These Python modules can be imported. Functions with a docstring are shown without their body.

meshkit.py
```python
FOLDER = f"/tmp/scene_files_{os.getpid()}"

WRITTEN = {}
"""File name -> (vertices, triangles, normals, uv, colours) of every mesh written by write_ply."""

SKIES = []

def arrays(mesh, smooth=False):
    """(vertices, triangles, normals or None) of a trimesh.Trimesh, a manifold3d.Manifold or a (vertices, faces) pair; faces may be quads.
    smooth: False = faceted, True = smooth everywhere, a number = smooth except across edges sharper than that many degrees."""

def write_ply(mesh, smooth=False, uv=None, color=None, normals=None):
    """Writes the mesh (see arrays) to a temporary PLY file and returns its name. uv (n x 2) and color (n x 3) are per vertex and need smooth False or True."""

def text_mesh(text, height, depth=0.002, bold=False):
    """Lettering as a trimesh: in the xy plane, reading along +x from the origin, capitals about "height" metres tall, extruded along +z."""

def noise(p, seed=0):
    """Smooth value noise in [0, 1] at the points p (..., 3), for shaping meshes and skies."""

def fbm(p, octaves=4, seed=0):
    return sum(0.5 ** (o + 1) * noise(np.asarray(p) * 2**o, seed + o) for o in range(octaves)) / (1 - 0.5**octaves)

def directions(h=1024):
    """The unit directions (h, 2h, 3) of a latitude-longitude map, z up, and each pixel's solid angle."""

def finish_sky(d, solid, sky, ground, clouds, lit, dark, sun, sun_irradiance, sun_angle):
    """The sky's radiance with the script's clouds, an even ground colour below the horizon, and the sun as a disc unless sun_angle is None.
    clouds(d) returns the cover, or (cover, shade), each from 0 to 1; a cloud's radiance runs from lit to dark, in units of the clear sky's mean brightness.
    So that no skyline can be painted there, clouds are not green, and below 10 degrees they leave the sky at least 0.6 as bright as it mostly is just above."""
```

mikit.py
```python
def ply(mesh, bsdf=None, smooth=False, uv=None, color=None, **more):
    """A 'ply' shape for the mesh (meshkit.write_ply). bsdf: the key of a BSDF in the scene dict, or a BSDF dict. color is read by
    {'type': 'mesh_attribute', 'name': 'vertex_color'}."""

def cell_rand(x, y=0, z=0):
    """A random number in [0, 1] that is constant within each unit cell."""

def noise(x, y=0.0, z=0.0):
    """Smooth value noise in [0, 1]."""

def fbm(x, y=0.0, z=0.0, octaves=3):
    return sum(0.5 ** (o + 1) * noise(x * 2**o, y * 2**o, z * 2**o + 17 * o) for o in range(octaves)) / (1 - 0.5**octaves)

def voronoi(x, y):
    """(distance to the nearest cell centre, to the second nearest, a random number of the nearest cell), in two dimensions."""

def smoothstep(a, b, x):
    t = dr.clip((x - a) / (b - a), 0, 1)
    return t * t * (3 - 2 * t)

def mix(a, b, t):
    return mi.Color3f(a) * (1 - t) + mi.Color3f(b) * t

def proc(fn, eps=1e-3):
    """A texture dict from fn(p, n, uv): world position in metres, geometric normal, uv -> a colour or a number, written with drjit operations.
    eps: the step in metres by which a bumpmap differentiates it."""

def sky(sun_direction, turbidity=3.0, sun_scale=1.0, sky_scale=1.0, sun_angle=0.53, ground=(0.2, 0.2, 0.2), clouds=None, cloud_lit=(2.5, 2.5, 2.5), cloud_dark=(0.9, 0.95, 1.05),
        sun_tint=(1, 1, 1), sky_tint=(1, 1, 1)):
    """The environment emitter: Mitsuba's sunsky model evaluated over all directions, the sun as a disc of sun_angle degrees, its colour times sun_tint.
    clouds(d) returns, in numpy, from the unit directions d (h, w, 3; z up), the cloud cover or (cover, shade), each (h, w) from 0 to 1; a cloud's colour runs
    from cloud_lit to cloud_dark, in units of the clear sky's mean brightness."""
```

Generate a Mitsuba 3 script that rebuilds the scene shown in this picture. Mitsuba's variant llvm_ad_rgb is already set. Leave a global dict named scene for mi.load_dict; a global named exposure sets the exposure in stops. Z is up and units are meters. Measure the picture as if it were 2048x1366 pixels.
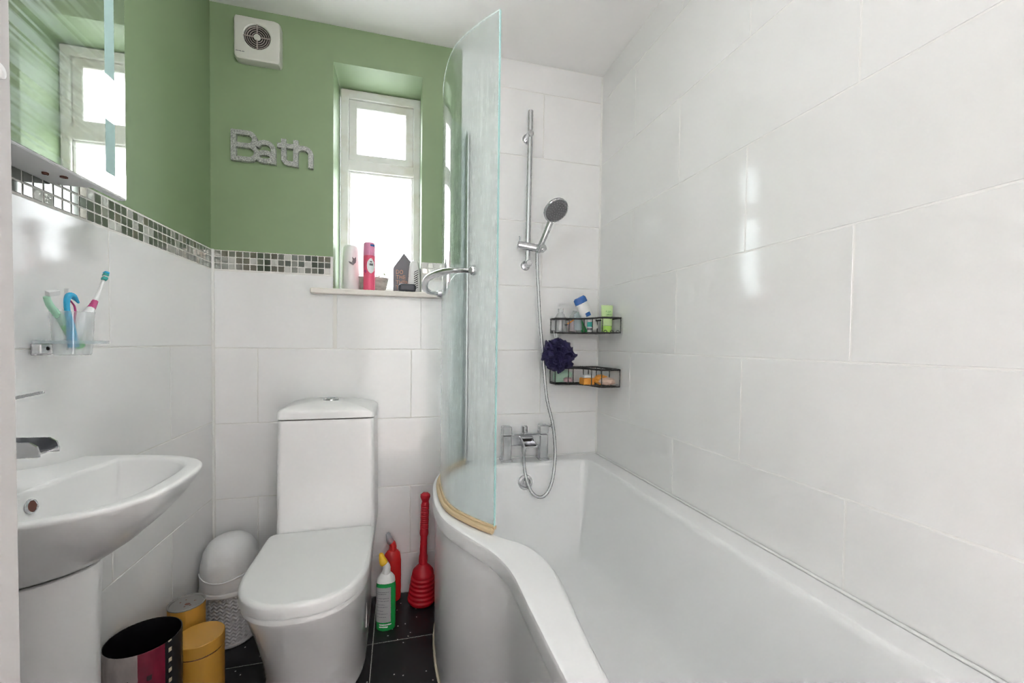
import math, random
import numpy as np, trimesh, manifold3d as m3
import mitsuba as mi, mikit, meshkit
import drjit as dr
from shapely.geometry import LineString, Polygon, Point
from shapely.ops import unary_union
from shapely import affinity
from mikit import proc, noise, fbm, voronoi, cell_rand, smoothstep, mix

T = mi.ScalarTransform4f
rng = random.Random(7)
scene, labels = {}, {}

# ------------------------------------------------------------------ camera, sky, lights, exposure
FOC, CY = 836.055, 706.607
yaw, pit, roll = 0.26458, -0.02486, 0.01223
EYE = np.array([0.0, 0.0, 1.1168])
fw = np.array([math.sin(yaw) * math.cos(pit), math.cos(yaw) * math.cos(pit), math.sin(pit)])
r0 = np.array([math.cos(yaw), -math.sin(yaw), 0.0]); u0 = np.cross(r0, fw)
up = -r0 * math.sin(roll) + u0 * math.cos(roll)
scene['camera'] = {'type': 'perspective', 'fov_axis': 'x', 'fov': 2 * math.degrees(math.atan(1024 / FOC)), 'near_clip': 0.02, 'far_clip': 200.0,
                   'principal_point_offset_y': (683 - CY) / 1366,
                   'to_world': T().look_at(origin=EYE.tolist(), target=(EYE + fw).tolist(), up=up.tolist())}
exposure = 0.82
SKY, LAMP, LANDING = 50.0, 14.5, 185.0
def cloudy(d):
    c = meshkit.fbm(d * 3.0 + 5.0, 4, 3)
    return np.clip(0.9 + 0.3 * (c - 0.5), 0, 1), np.clip((c - 0.4) * 1.2, 0, 1)
scene['sky'] = mikit.sky((0.5, -0.6, 0.62), turbidity=4.0, sun_scale=0.0, sky_scale=SKY, clouds=cloudy, cloud_lit=(1.25, 1.25, 1.25), cloud_dark=(0.95, 0.97, 1.0), ground=(0.65, 0.65, 0.64))

# ------------------------------------------------------------------ helpers
def loft(rings, cap0=True, cap1=True, close=True):
    rings = [np.asarray(r, float) for r in rings]; n = len(rings[0]); V = np.vstack(rings); F = []
    for k in range(len(rings) - 1):
        a = k * n
        for i in range(n if close else n - 1):
            j = (i + 1) % n
            F += [[a + i, a + j, a + n + j], [a + i, a + n + j, a + n + i]]
    V = list(V)
    for flag, k, s in ((cap0, 0, 1), (cap1, len(rings) - 1, 0)):
        if flag:
            c = len(V); V.append(rings[k].mean(0)); a = k * n
            for i in range(n):
                j = (i + 1) % n
                F.append([a + j, a + i, c] if s else [a + i, a + j, c])
    m = trimesh.Trimesh(np.array(V), np.array(F), process=False)
    if m.volume < 0: m.invert()
    return m
def frame_along(P, closed=False):
    P = np.asarray(P, float)
    t = (np.roll(P, -1, 0) - np.roll(P, 1, 0)) if closed else np.gradient(P, axis=0)
    t /= np.linalg.norm(t, axis=1, keepdims=True) + 1e-12
    a = np.cross(t[0], [0, 0, 1.0]) if abs(t[0][2]) < 0.9 else np.cross(t[0], [1.0, 0, 0])
    A = []
    for k in range(len(P)):
        a = a - t[k] * np.dot(a, t[k]); a /= np.linalg.norm(a) + 1e-12; A.append(a)
    A = np.array(A); return t, A, np.cross(t, A)
def tube(P, r, n=10, closed=False, sx=1.0, sy=1.0):
    P = np.asarray(P, float); t, A, B = frame_along(P, closed); ang = np.arange(n) * 2 * np.pi / n
    r = np.broadcast_to(r, (len(P),))
    rings = [P[k] + r[k] * (np.cos(ang)[:, None] * A[k] * sx + np.sin(ang)[:, None] * B[k] * sy) for k in range(len(P))]
    if closed: return loft(rings + [rings[0]], False, False)
    return loft(rings)
def spline(P, n=40, closed=False):
    from scipy.interpolate import CubicSpline
    P = np.asarray(P, float)
    if closed: P = np.vstack([P, P[:1]])
    d = np.r_[0, np.cumsum(np.linalg.norm(np.diff(P, axis=0), axis=1) ** 0.5)]
    c = CubicSpline(d, P, bc_type='periodic' if closed else 'natural')
    return c(np.linspace(0, d[-1], n + 1)[:-1] if closed else np.linspace(0, d[-1], n))
def lathe(prof, n=32, c=(0, 0, 0), sx=1.0, sy=1.0, cap1=True):
    a = np.arange(n) * 2 * np.pi / n; c = np.asarray(c, float)
    return loft([c + np.c_[np.cos(a) * r * sx, np.sin(a) * r * sy, np.full(n, z)] for r, z in prof], True, cap1)
def hull(pts): return trimesh.convex.convex_hull(np.asarray(pts, float))
def cbox(x0, x1, y0, y1, z0, z1, c=0.002):
    """chamfered box"""
    c = min(c, (x1 - x0) * .45, (y1 - y0) * .45, (z1 - z0) * .45); P = []
    for i, (sx) in enumerate((x0, x1)):
        for sy in (y0, y1):
            for sz in (z0, z1):
                dx, dy, dz = (c if sx == x0 else -c), (c if sy == y0 else -c), (c if sz == z0 else -c)
                P += [(sx, sy + dy, sz + dz), (sx + dx, sy, sz + dz), (sx + dx, sy + dy, sz)]
    return hull(P)
def box(x0, x1, y0, y1, z0, z1):
    m = trimesh.creation.box((x1 - x0, y1 - y0, z1 - z0)); m.apply_translation(((x0 + x1) / 2, (y0 + y1) / 2, (z0 + z1) / 2)); return m
def rbox(x0, x1, y0, y1, z0, z1, r=0.005, n=20):
    s = m3.Manifold.sphere(r, n)
    M = m3.Manifold.batch_hull([s.translate((x, y, z)) for x in (x0 + r, x1 - r) for y in (y0 + r, y1 - r) for z in (z0 + r, z1 - r)]).to_mesh()
    return trimesh.Trimesh(M.vert_properties[:, :3], M.tri_verts)
def cat(*ms): return trimesh.util.concatenate([m for m in ms])
def cyl(p0, p1, r, n=24, r1=None, ch=0.0):
    p0, p1 = np.asarray(p0, float), np.asarray(p1, float); r1 = r if r1 is None else r1
    d = (p1 - p0) / np.linalg.norm(p1 - p0)
    if ch: P, R = [p0, p0 + d * ch, p1 - d * ch, p1], [r - ch, r, r1, r1 - ch]
    else: P, R = [p0, p1], [r, r1]
    a = np.cross(d, [0, 0, 1.0]) if abs(d[2]) < .9 else np.cross(d, [1.0, 0, 0]); a /= np.linalg.norm(a); b = np.cross(d, a)
    an = np.arange(n) * 2 * np.pi / n
    return loft([P[k] + R[k] * (np.cos(an)[:, None] * a + np.sin(an)[:, None] * b) for k in range(len(P))])
def extrude(poly, h, z0=0.0):
    gs = getattr(poly, 'geoms', [poly])
    m = trimesh.util.concatenate([trimesh.creation.extrude_polygon(g, h, engine='earcut') for g in gs]); m.apply_translation((0, 0, z0)); return m
def place(m, loc=(0, 0, 0), rz=0, rx=0, ry=0, s=1):
    m = m.copy(); R = trimesh.transformations
    M = R.translation_matrix(loc) @ R.rotation_matrix(math.radians(rz), [0, 0, 1]) @ R.rotation_matrix(math.radians(ry), [0, 1, 0]) @ R.rotation_matrix(math.radians(rx), [1, 0, 0])
    m.apply_scale(s); m.apply_transform(M); return m
def basis(m, o, ex, ey, ez):
    m = m.copy(); M = np.eye(4); M[:3, 0], M[:3, 1], M[:3, 2], M[:3, 3] = ex, ey, ez, o; m.apply_transform(M); return m
counts = {}
def key(name):
    k = name; counts[name] = counts.get(name, -1) + 1
    return name if counts[name] == 0 else f'{name}_{counts[name]:03d}'
def thing(name, label, cat_, group=None):
    k = key(name); labels[k] = {'label': label, 'category': cat_}
    if group: labels[k]['group'] = group
    return k
def part(holder, name, mesh, mat, smooth=False, label=None, **kw):
    k = key(f'{holder}__{name}'); scene[k] = mikit.ply(mesh, mat, smooth=smooth, **kw)
    if label: labels[k] = {'label': label}
    return k
def solo(name, label, cat_, mesh, mat, smooth=False, group=None, **kw):
    k = thing(name, label, cat_, group); scene[k] = mikit.ply(mesh, mat, smooth=smooth, **kw); return k
def struct(name, mesh, mat, label, cat_, smooth=False, **kw):
    scene[name] = mikit.ply(mesh, mat, smooth=smooth, **kw); counts[name] = 0
    labels[name] = {'label': label, 'category': cat_, 'kind': 'structure'}; return name
def rgb(*c): return {'type': 'rgb', 'value': list(c)}
def srgb(r, g, b):
    return [(v / 255 / 12.92 if v / 255 <= .04045 else ((v / 255 + .055) / 1.055) ** 2.4) for v in (r, g, b)]
def mat(name, b): scene[name] = b; return name
def gloss(name, col, a=0.05, ior=1.5):
    return mat(name, {'type': 'twosided', 'bsdf': {'type': 'roughplastic', 'diffuse_reflectance': col if isinstance(col, dict) else rgb(*col), 'alpha': a, 'int_ior': ior, 'nonlinear': False}})
def matte(name, col): return mat(name, {'type': 'twosided', 'bsdf': {'type': 'diffuse', 'reflectance': col if isinstance(col, dict) else rgb(*col)}})
def bumped(name, b, fn, scale, eps=1e-3):
    inner = b
    return mat(name, {'type': 'twosided', 'bsdf': {'type': 'bumpmap', 'arbitrary': {**proc(fn, eps)}, 'scale': scale, 'nested': inner}})
def rp(col, a): return {'type': 'roughplastic', 'diffuse_reflectance': col if isinstance(col, dict) else rgb(*col), 'alpha': a, 'nonlinear': False}

# ------------------------------------------------------------------ materials
gloss('tile_white', (0.81, 0.81, 0.805), 0.012)
gloss('ceramic', (0.84, 0.84, 0.835), 0.05)
gloss('acrylic', (0.84, 0.845, 0.85), 0.07)
gloss('plastic_white', (0.80, 0.81, 0.81), 0.2)
gloss('lid_white', (0.82, 0.83, 0.82), 0.18)
gloss('frame_white', proc(lambda p, n, uv: mix((0.74, 0.72, 0.67), (0.82, 0.82, 0.81), smoothstep(.3, .55, fbm(p.x * 14, p.y * 14, p.z * 14, 4)))), 0.2)
gloss('sill_paint', (0.80, 0.76, 0.70), 0.2)
matte('ceiling_paint', (0.88, 0.875, 0.865))
matte('grout_white', (0.84, 0.83, 0.81))
matte('landing_paint', (0.80, 0.79, 0.78))
matte('unseen_carpet', (0.72, 0.60, 0.57))  # landing carpet out of view, pale pink to bounce light onto low surfaces
gloss('door_paint', (0.60, 0.585, 0.575), 0.3)
matte('grout_light', (0.76, 0.745, 0.71))
matte('grout_floor', (0.42, 0.41, 0.39))
matte('sealant', (0.82, 0.81, 0.78))
gloss('green_paint', proc(lambda p, n, uv: mix((0.242, 0.338, 0.184), (0.258, 0.356, 0.196), fbm(p.x * 6, p.y * 6, p.z * 6, 4))), 0.35)
mat('chrome', {'type': 'twosided', 'bsdf': {'type': 'roughconductor', 'material': 'Al', 'alpha': 0.05, 'specular_reflectance': rgb(.80, .81, .82)}})
mat('chrome_satin', {'type': 'twosided', 'bsdf': {'type': 'roughconductor', 'material': 'Al', 'alpha': 0.2, 'specular_reflectance': rgb(.66, .67, .68)}})
gloss('black_wire', (0.012, 0.013, 0.013), 0.15)
gloss('dark_plastic', (0.03, 0.035, 0.045), 0.2)
mat('black_hole', {'type': 'twosided', 'bsdf': {'type': 'diffuse', 'reflectance': rgb(.02, .018, .016)}})
def floor_fn(p, n, uv):
    d1, d2, w = voronoi(p.x * 95, p.y * 95)
    fleck = dr.select((w > 0.982) & (d1 < 0.22), mi.Float(0.55), mi.Float(0))
    return mix((0.008, 0.008, 0.009), (0.016, 0.016, 0.017), fbm(p.x * 9, p.y * 9, 0, 3)) + mi.Color3f(fleck)
gloss('tile_black', proc(floor_fn), 0.12, 1.3)
def mos(k, col, a, metal): 
    return mat(k, {'type': 'twosided', 'bsdf': {'type': 'principled', 'base_color': rgb(*col), 'roughness': a, 'metallic': metal, 'specular': .6}})
mos('mosaic_dark', (0.24, 0.25, 0.23), .08, .85); mos('mosaic_grey', (0.40, 0.39, 0.36), .14, .85); mos('mosaic_brown', (0.30, 0.275, 0.24), .14, .8)
bumped('mosaic_silver', {'type': 'principled', 'base_color': rgb(.66, .65, .62), 'roughness': .16, 'metallic': .9}, lambda p, n, uv: fbm(p.x * 260, p.y * 260, p.z * 260, 3), 0.004, 5e-4)
def smear(p, n, uv):
    q = p.z + .18 * p.y - .25 * dr.square(p.y - .7)
    s = smoothstep(.42, .72, noise(q * 170, p.y * 9, 1.0) * .55 + noise(q * 48, p.y * 4, 3.0) * .5)
    return 0.05 + 0.22 * s * smoothstep(1.0, 0.90, p.y) + .10 * s * smoothstep(1.12, .95, p.y)
mat('mirror', {'type': 'twosided', 'bsdf': {'type': 'blendbsdf', 'weight': proc(smear), 'a': {'type': 'conductor', 'material': 'Ag', 'specular_reflectance': rgb(.93, .97, .95)}, 'b': {'type': 'diffuse', 'reflectance': rgb(.60, .70, .70)}}})
matte('mirror_frost', (.36, .50, .48))
mat('window_glass', {'type': 'blendbsdf', 'weight': 0.6, 'a': {'type': 'thindielectric', 'int_ior': 1.5, 'specular_transmittance': rgb(.97, .98, .98)},
                     'b': {'type': 'principledthin', 'base_color': rgb(.95, .96, .96), 'roughness': .3, 'diff_trans': 1.8}})
def scum(p, n, uv):
    s = dr.atan2(p.y - 1.5, p.x - 0.5)
    v = fbm(s * 40, p.z * 5.0, 0.0, 4)
    drops = noise(s * 240, p.z * 60, 2.0)
    zone = smoothstep(.60, 1.1, p.z) * smoothstep(1.98, 1.6, p.z)
    return 0.045 + zone * (0.05 * smoothstep(.40, .75, v) + 0.05 * smoothstep(.62, .85, drops))
mat('screen_glass', {'type': 'blendbsdf', 'weight': proc(scum), 'a': {'type': 'thindielectric', 'int_ior': 1.5, 'specular_transmittance': rgb(.89, .965, .96)},
                     'b': {'type': 'twosided', 'bsdf': {'type': 'diffuse', 'reflectance': rgb(.78, .86, .86)}}})
gloss('glass_edge', (.40, .65, .63), .05); gloss('glass_edge_pale', (.62, .74, .72), .1)
gloss('seal_tan', (.66, .50, .30), .25)
mat('clear_plastic', {'type': 'blendbsdf', 'weight': 0.11, 'a': {'type': 'thindielectric', 'int_ior': 1.45, 'specular_transmittance': rgb(.97, .98, .98)}, 'b': {'type': 'twosided', 'bsdf': {'type': 'diffuse', 'reflectance': rgb(.85, .87, .88)}}})
mat('clear_grey', {'type': 'blendbsdf', 'weight': 0.45, 'a': {'type': 'thindielectric', 'int_ior': 1.45, 'specular_transmittance': rgb(.9, .95, .97)}, 'b': {'type': 'twosided', 'bsdf': {'type': 'diffuse', 'reflectance': rgb(.55, .62, .65)}}})
mat('shelf_glass', {'type': 'blendbsdf', 'weight': 0.15, 'a': {'type': 'thindielectric', 'int_ior': 1.5, 'specular_transmittance': rgb(.93, .96, .97)}, 'b': {'type': 'twosided', 'bsdf': {'type': 'diffuse', 'reflectance': rgb(.75, .8, .83)}}})
for nm, c, a in (('yellow_paint', (.64, .33, .055), .25), ('red_rubber', (.42, .008, .018), .2), ('red_plastic', (.55, .02, .02), .2), ('green_plastic', (.015, .26, .06), .12), ('yellow_plastic', (.85, .52, .03), .2),
                 ('label_grey', (.42, .42, .42), .3), ('pink_can', (.80, .10, .20), .2), ('pink_light', (.76, .28, .46), .2), ('navy', (.03, .12, .38), .2), ('lime', (.42, .72, .12), .25), ('lime_pale', (.58, .78, .38), .25),
                 ('teal', (.03, .36, .32), .25), ('pink_pale', (.72, .5, .52), .3), ('mint', (.55, .78, .62), .3), ('orange', (.85, .36, .05), .3), ('peach', (.85, .62, .5), .4), ('brush_blue', (.03, .40, .66), .15),
                 ('brush_green', (.12, .55, .14), .2), ('brush_mint', (.45, .78, .58), .2), ('raspberry', (.50, .05, .20), .25), ('cream', (.75, .68, .52), .3), ('steel', (.25, .24, .225), .3), ('rust_brown', (.14, .04, .02), .5),
                 ('slate', (.20, .20, .22), .4), ('copper_text', (.62, .36, .26), .4), ('leaf_green', (.35, .42, .25), .4), ('soil', (.12, .08, .05), .6), ('white_gloss', (.82, .82, .82), .08), ('leaf_grey', (.16, .16, .17), .3), ('fan_white', (.66, .66, .60), .25),
                 ('fan_inside', (.035, .028, .026), .5), ('fan_grille', (.40, .35, .32), .3), ('spray_face', (.16, .16, .165), .35), ('grey_rubber', (.35, .35, .36), .4), ('rubber_dark', (.06, .06, .065), .5), ('blue_pale', (.45, .58, .75), .2)):
    gloss(nm, c, a)
mat('glitter', {'type': 'twosided', 'bsdf': {'type': 'principled', 'base_color': proc(lambda p, n, uv: mix((.22, .22, .22), (.62, .62, .60), voronoi(p.x * 420 + p.y * 200, p.z * 420)[2])), 'roughness': .35, 'metallic': .35}})
gloss('bin_plastic', (.62, .62, .63), .3)
bumped('hammered', rp(proc(lambda p, n, uv: mix((.30, .25, .22), (.66, .62, .58), fbm(p.x * 60, p.y * 60, p.z * 80, 3))), .3), lambda p, n, uv: fbm(p.x * 120, p.y * 120, p.z * 120, 3), .003)
CAN = (-0.622, 1.250, 0.078)
def can_fn(p, n, uv):
    a = dr.atan2(p.y - CAN[1], p.x - CAN[0]) * (180 / math.pi)
    grain = fbm(p.x * 60, p.y * 60, p.z * 22, 4)
    grey = mix((.24, .20, .195), (.50, .45, .43), grain)
    red = mix((.05, .004, .012), (.19, .012, .032), grain)
    c = dr.select(a < -72, grey, dr.select(a < -33, red, mi.Color3f(.006, .006, .007)))
    zz = (p.z - .012) / .026; fz = zz - dr.floor(zz)
    hole = (a > -27) & (a < -21) & (fz > .28) & (fz < .68)
    c = dr.select(hole, mi.Color3f(.60, .52, .38), c)
    sq = (dr.abs(p.z - .295) < .006) & (((a > -92) & (a < -85)) | ((a > -60) & (a < -53)))
    return dr.select(sq, mi.Color3f(.012, .012, .012), c)
gloss('can_print', proc(can_fn), .2)
gloss('can_inside', (.008, .008, .009), .1)

# ------------------------------------------------------------------ the room
XL, XR, YB, YF, ZC = -0.707, 0.955, 1.894, -0.42, 2.423
G = 0.0015                                        # half a joint
ROWS = [0.0] + [0.177 + .302 * k for k in range(8)] + [ZC]
ROWS[-1] = ZC
win = (-0.268, 0.094, 1.334, 2.274)               # window opening in the back wall
outer = Polygon([(XL - .2, -.05), (XR + .2, -.05), (XR + .2, ZC + .1), (XL - .2, ZC + .1)]).difference(Polygon([(win[0], win[2] - .002), (win[1], win[2] - .002), (win[1], win[3]), (win[0], win[3])]))
wb = extrude(outer, 0.26)                          # xz outline, then stood upright
struct('wall_back', basis(wb, (0, YB + .006 + .26, 0), (1, 0, 0), (0, 0, 1), (0, -1, 0)), 'green_paint', 'green painted end wall with the window, extractor fan and white tiles below', 'wall')
struct('wall_left', box(XL - .2, XL - .006, YF - .1, YB + .1, -.05, ZC + .1), 'green_paint', 'left wall, green above a mosaic band and white tiles', 'wall')
struct('wall_right', box(XR + .006, XR + .2, YF - .1, YB + .1, -.05, ZC + .1), 'grout_light', 'right wall of large glossy white tiles above the bath', 'wall')
struct('ceiling', box(XL - .2, XR + .2, YF - .1, YB + .2, ZC, ZC + .1), 'ceiling_paint', 'plain white ceiling', 'ceiling')
struct('floor', box(XL - .2, XR + .2, YF - .1, YB + .2, -.1, -.0015), 'grout_floor', 'black tiled floor with pale grout lines', 'floor')
# front wall with the doorway behind the camera, open door leaf at the left edge of view, landing beyond
dx0, dx1, dz = -0.29, 0.50, 2.0
struct('wall_front', cat(box(XL - .2, dx0, YF - .12, YF, 0, ZC), box(dx1, XR + .2, YF - .12, YF, 0, ZC), box(dx0, dx1, YF - .12, YF, dz, ZC)), 'landing_paint', 'front wall with the doorway', 'wall')
struct('door_1', cbox(-.276, -.2420, YF, .35, .008, 1.98, .002), 'door_paint', 'open white door whose edge shows at the left', 'door')
part('door_1', 'screw', place(lathe([(0, .002), (.003, .0018), (.0048, .0008), (.005, 0)], 20), (-.2420, .340, 1.283), ry=90), 'white_gloss', 40)
LX0, LX1, LY = -1.0, 1.3, -1.75
for nm, m, lab in (('wall_landing_left', box(LX0 - .1, LX0, LY, YF - .12, 0, ZC), 'landing wall on the left outside the doorway'), ('wall_landing_right', box(LX1, LX1 + .1, LY, YF - .12, 0, ZC), 'landing wall on the right outside the doorway'),
                   ('wall_landing_back', box(LX0 - .1, LX1 + .1, LY - .1, LY, 0, ZC), 'landing wall facing the doorway'), ('ceiling_landing', box(LX0 - .1, LX1 + .1, LY - .1, YF - .1, ZC, ZC + .1), 'landing ceiling'),
                   ('wall_landing_front', cat(box(LX0 - .1, XL - .2, YF - .12, YF - .02, 0, ZC), box(XR + .2, LX1 + .1, YF - .12, YF - .02, 0, ZC)), 'landing wall beside the doorway'),
                   ('floor_landing', box(LX0 - .1, LX1 + .1, LY - .1, YF - .1, -.1, -.002), 'landing floor')):
    struct(nm, m, 'unseen_carpet' if 'floor' in nm else 'landing_paint', lab, 'floor' if 'floor' in nm else 'ceiling' if 'ceiling' in nm else 'wall')
def globe_light(name, x, y, r, zc, power, label):
    t = thing(name, label, 'lamp')
    part(t, 'rose', lathe([(.05, ZC - .001), (.05, ZC - .015), (.012, ZC - .022), (.008, zc + r * .97)], 40, (x, y, 0)), 'plastic_white', 40)
    a = np.linspace(-np.pi / 2 + .001, np.pi / 2 - .12, 20)
    k = part(t, 'globe', lathe([(r * math.cos(q), zc + r * math.sin(q)) for q in a], 40, (x, y, 0)), 'plastic_white', True)
    scene[k]['emitter'] = {'type': 'area', 'radiance': rgb(power * .99, power * .98, power)}
globe_light('unseen_ceiling_light', -0.10, 0.74, 0.10, 2.05, LAMP, 'white globe ceiling light out of view, placed to light the room from above')  # out of view, placed to light walls, bath and ceiling from above
ll = thing('unseen_floor_lamp', 'white globe floor lamp out of view on the landing, lighting through the doorway', 'lamp')  # out of view, placed to light the low surfaces through the doorway
LPX, LPY, LPZ, LPR = 1.08, -0.80, 0.95, 0.14
part(ll, 'base', lathe([(.13, -.001), (.13, .015), (.02, .03)], 40, (LPX, LPY, 0)), 'plastic_white', 40)
part(ll, 'pole', cyl((LPX, LPY, .028), (LPX, LPY, LPZ - LPR + .002), .012), 'plastic_white', 40)
_a = np.linspace(-np.pi / 2 + .001, np.pi / 2 - .001, 22)
_k = part(ll, 'globe', lathe([(LPR * math.cos(q), LPZ + LPR * math.sin(q)) for q in _a], 40, (LPX, LPY, 0)), 'plastic_white', True)
scene[_k]['emitter'] = {'type': 'area', 'radiance': rgb(LANDING * .945, LANDING * .965, LANDING)}

# tiles ---------------------------------------------------------------
def wall_tiles(holder, axis, u0, u1, rows, shift, face, limits=lambda r, a, b: [(a, b)], step=.602):
    """axis 'y': the wall faces -y (u = x); 'l'/'r': the left / right wall (u = y). shift(r): one joint position of row r."""
    for r in range(len(rows) - 1):
        z0, z1 = rows[r] + (G if r else 0), rows[r + 1] - G
        s = shift(r); js = [s + step * k for k in range(-6, 7)]
        cuts = [u0] + [j for j in js if u0 + .012 < j < u1 - .012] + [u1]
        for a, b in zip(cuts[:-1], cuts[1:]):
            for a2, b2, c0, c1 in limits(r, a + G, b - G, z0, z1):
                if axis == 'y': m = cbox(a2, b2, face, face + .0065, c0, c1, .0014)
                elif axis == 'r': m = cbox(face, face + .0065, a2, b2, c0, c1, .0014)
                else: m = cbox(face - .0065, face, a2, b2, c0, c1, .0014)
                part(holder, 'tile', m, 'tile_white')
XG = 0.267                                       # the green paint ends here; white tiles to the ceiling beyond
def lim_back(r, a, b, z0, z1):
    if z1 <= 1.384 + .01 and z1 > 1.34:             # row below the mosaic: cut out around the sill
        out = []
        for p, q in ((a, min(b, win[0])), (max(a, win[1]), b)):
            if q - p > .015: out.append((p, q, z0, z1))
        p, q = max(a, win[0] + .0005), min(b, win[1] - .0005)
        if q - p > .015: out.append((p, q, z0, win[2] - .006))
        return out
    return [(a, b, z0, z1)]
A = lambda r: .053 if r % 2 else -.254
low = [z for z in ROWS if z < 1.40]; low[-1] = 1.3875
part('wall_back', 'grout', cat(box(XL, win[0], YB + .0012, YB + .007, 0, 1.468), box(win[1], XG, YB + .0012, YB + .007, 0, 1.468), box(win[0], win[1], YB + .0012, YB + .007, 0, win[2] - .004), box(XG, XR, YB + .0012, YB + .007, .3, ZC)), 'grout_light')
wall_tiles('wall_back', 'y', XL + .006, XG, low, A, YB, lim_back)
hi = [z for z in ROWS if z > .40]
wall_tiles('wall_back', 'y', XG, XR - .0015, hi, lambda r: A(r + 2), YB, lambda r, a, b, z0, z1: [(a, b, z0, z1)])
part('wall_left', 'grout', box(XL - .007, XL - .0012, -.40, YB, 0, 1.470), 'grout_light')
rl = [0.0, .187, .489, .791, 1.093, 1.390]
wall_tiles('wall_left', 'l', -.40, YB - .006, rl, lambda r: 1.29 if r % 2 == 0 else 1.579, XL, lambda r, a, b, z0, z1: [(a, b, z0, z1)])
part('wall_right', 'grout', box(XR + .0010, XR + .007, YF + .002, YB, .3, ZC), 'grout_white')
wall_tiles('wall_right', 'r', YF + .002, YB - .0015, hi, lambda r: 1.292 if r % 2 == 0 else .989, XR, lambda r, a, b, z0, z1: [(a, b, z0, z1)])
# mosaic band: three rows of 25 mm glass squares
mo = random.Random(3)
def mosaic(holder, axis, u0, u1, z0, face, pick, sgn=1):
    n = int((u1 - u0) / .025)
    for i in range(n):
        for j in range(3):
            a, z = (u1 - .025 * (i + 1)) if sgn < 0 else u0 + .025 * i, z0 + .025 * j
            a0, a1, c0, c1 = a + .0016, a + .0234, z + .0016, z + .0234
            m = cbox(a0, a1, face, face + .0065, c0, c1, .001) if axis == 'y' else cbox(face - .0065, face, a0, a1, c0, c1, .001)
            part(holder, 'mosaic_tile', m, pick(i, n))
def pick_left(i, n): return mo.choices(['mosaic_dark', 'mosaic_grey', 'mosaic_silver', 'mosaic_brown'], [9, .8, 2.0, .6 if i > 8 else 2.5])[0]
def pick_back(i, n): return mo.choices(['mosaic_brown', 'mosaic_grey', 'mosaic_silver', 'mosaic_dark'], [3, 2.5, 1.2, 1] if i < 10 else [.5, 3, 3, 3])[0]
mosaic('wall_left', 'l', .32, YB - .004, 1.392, XL, pick_left, -1)
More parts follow.
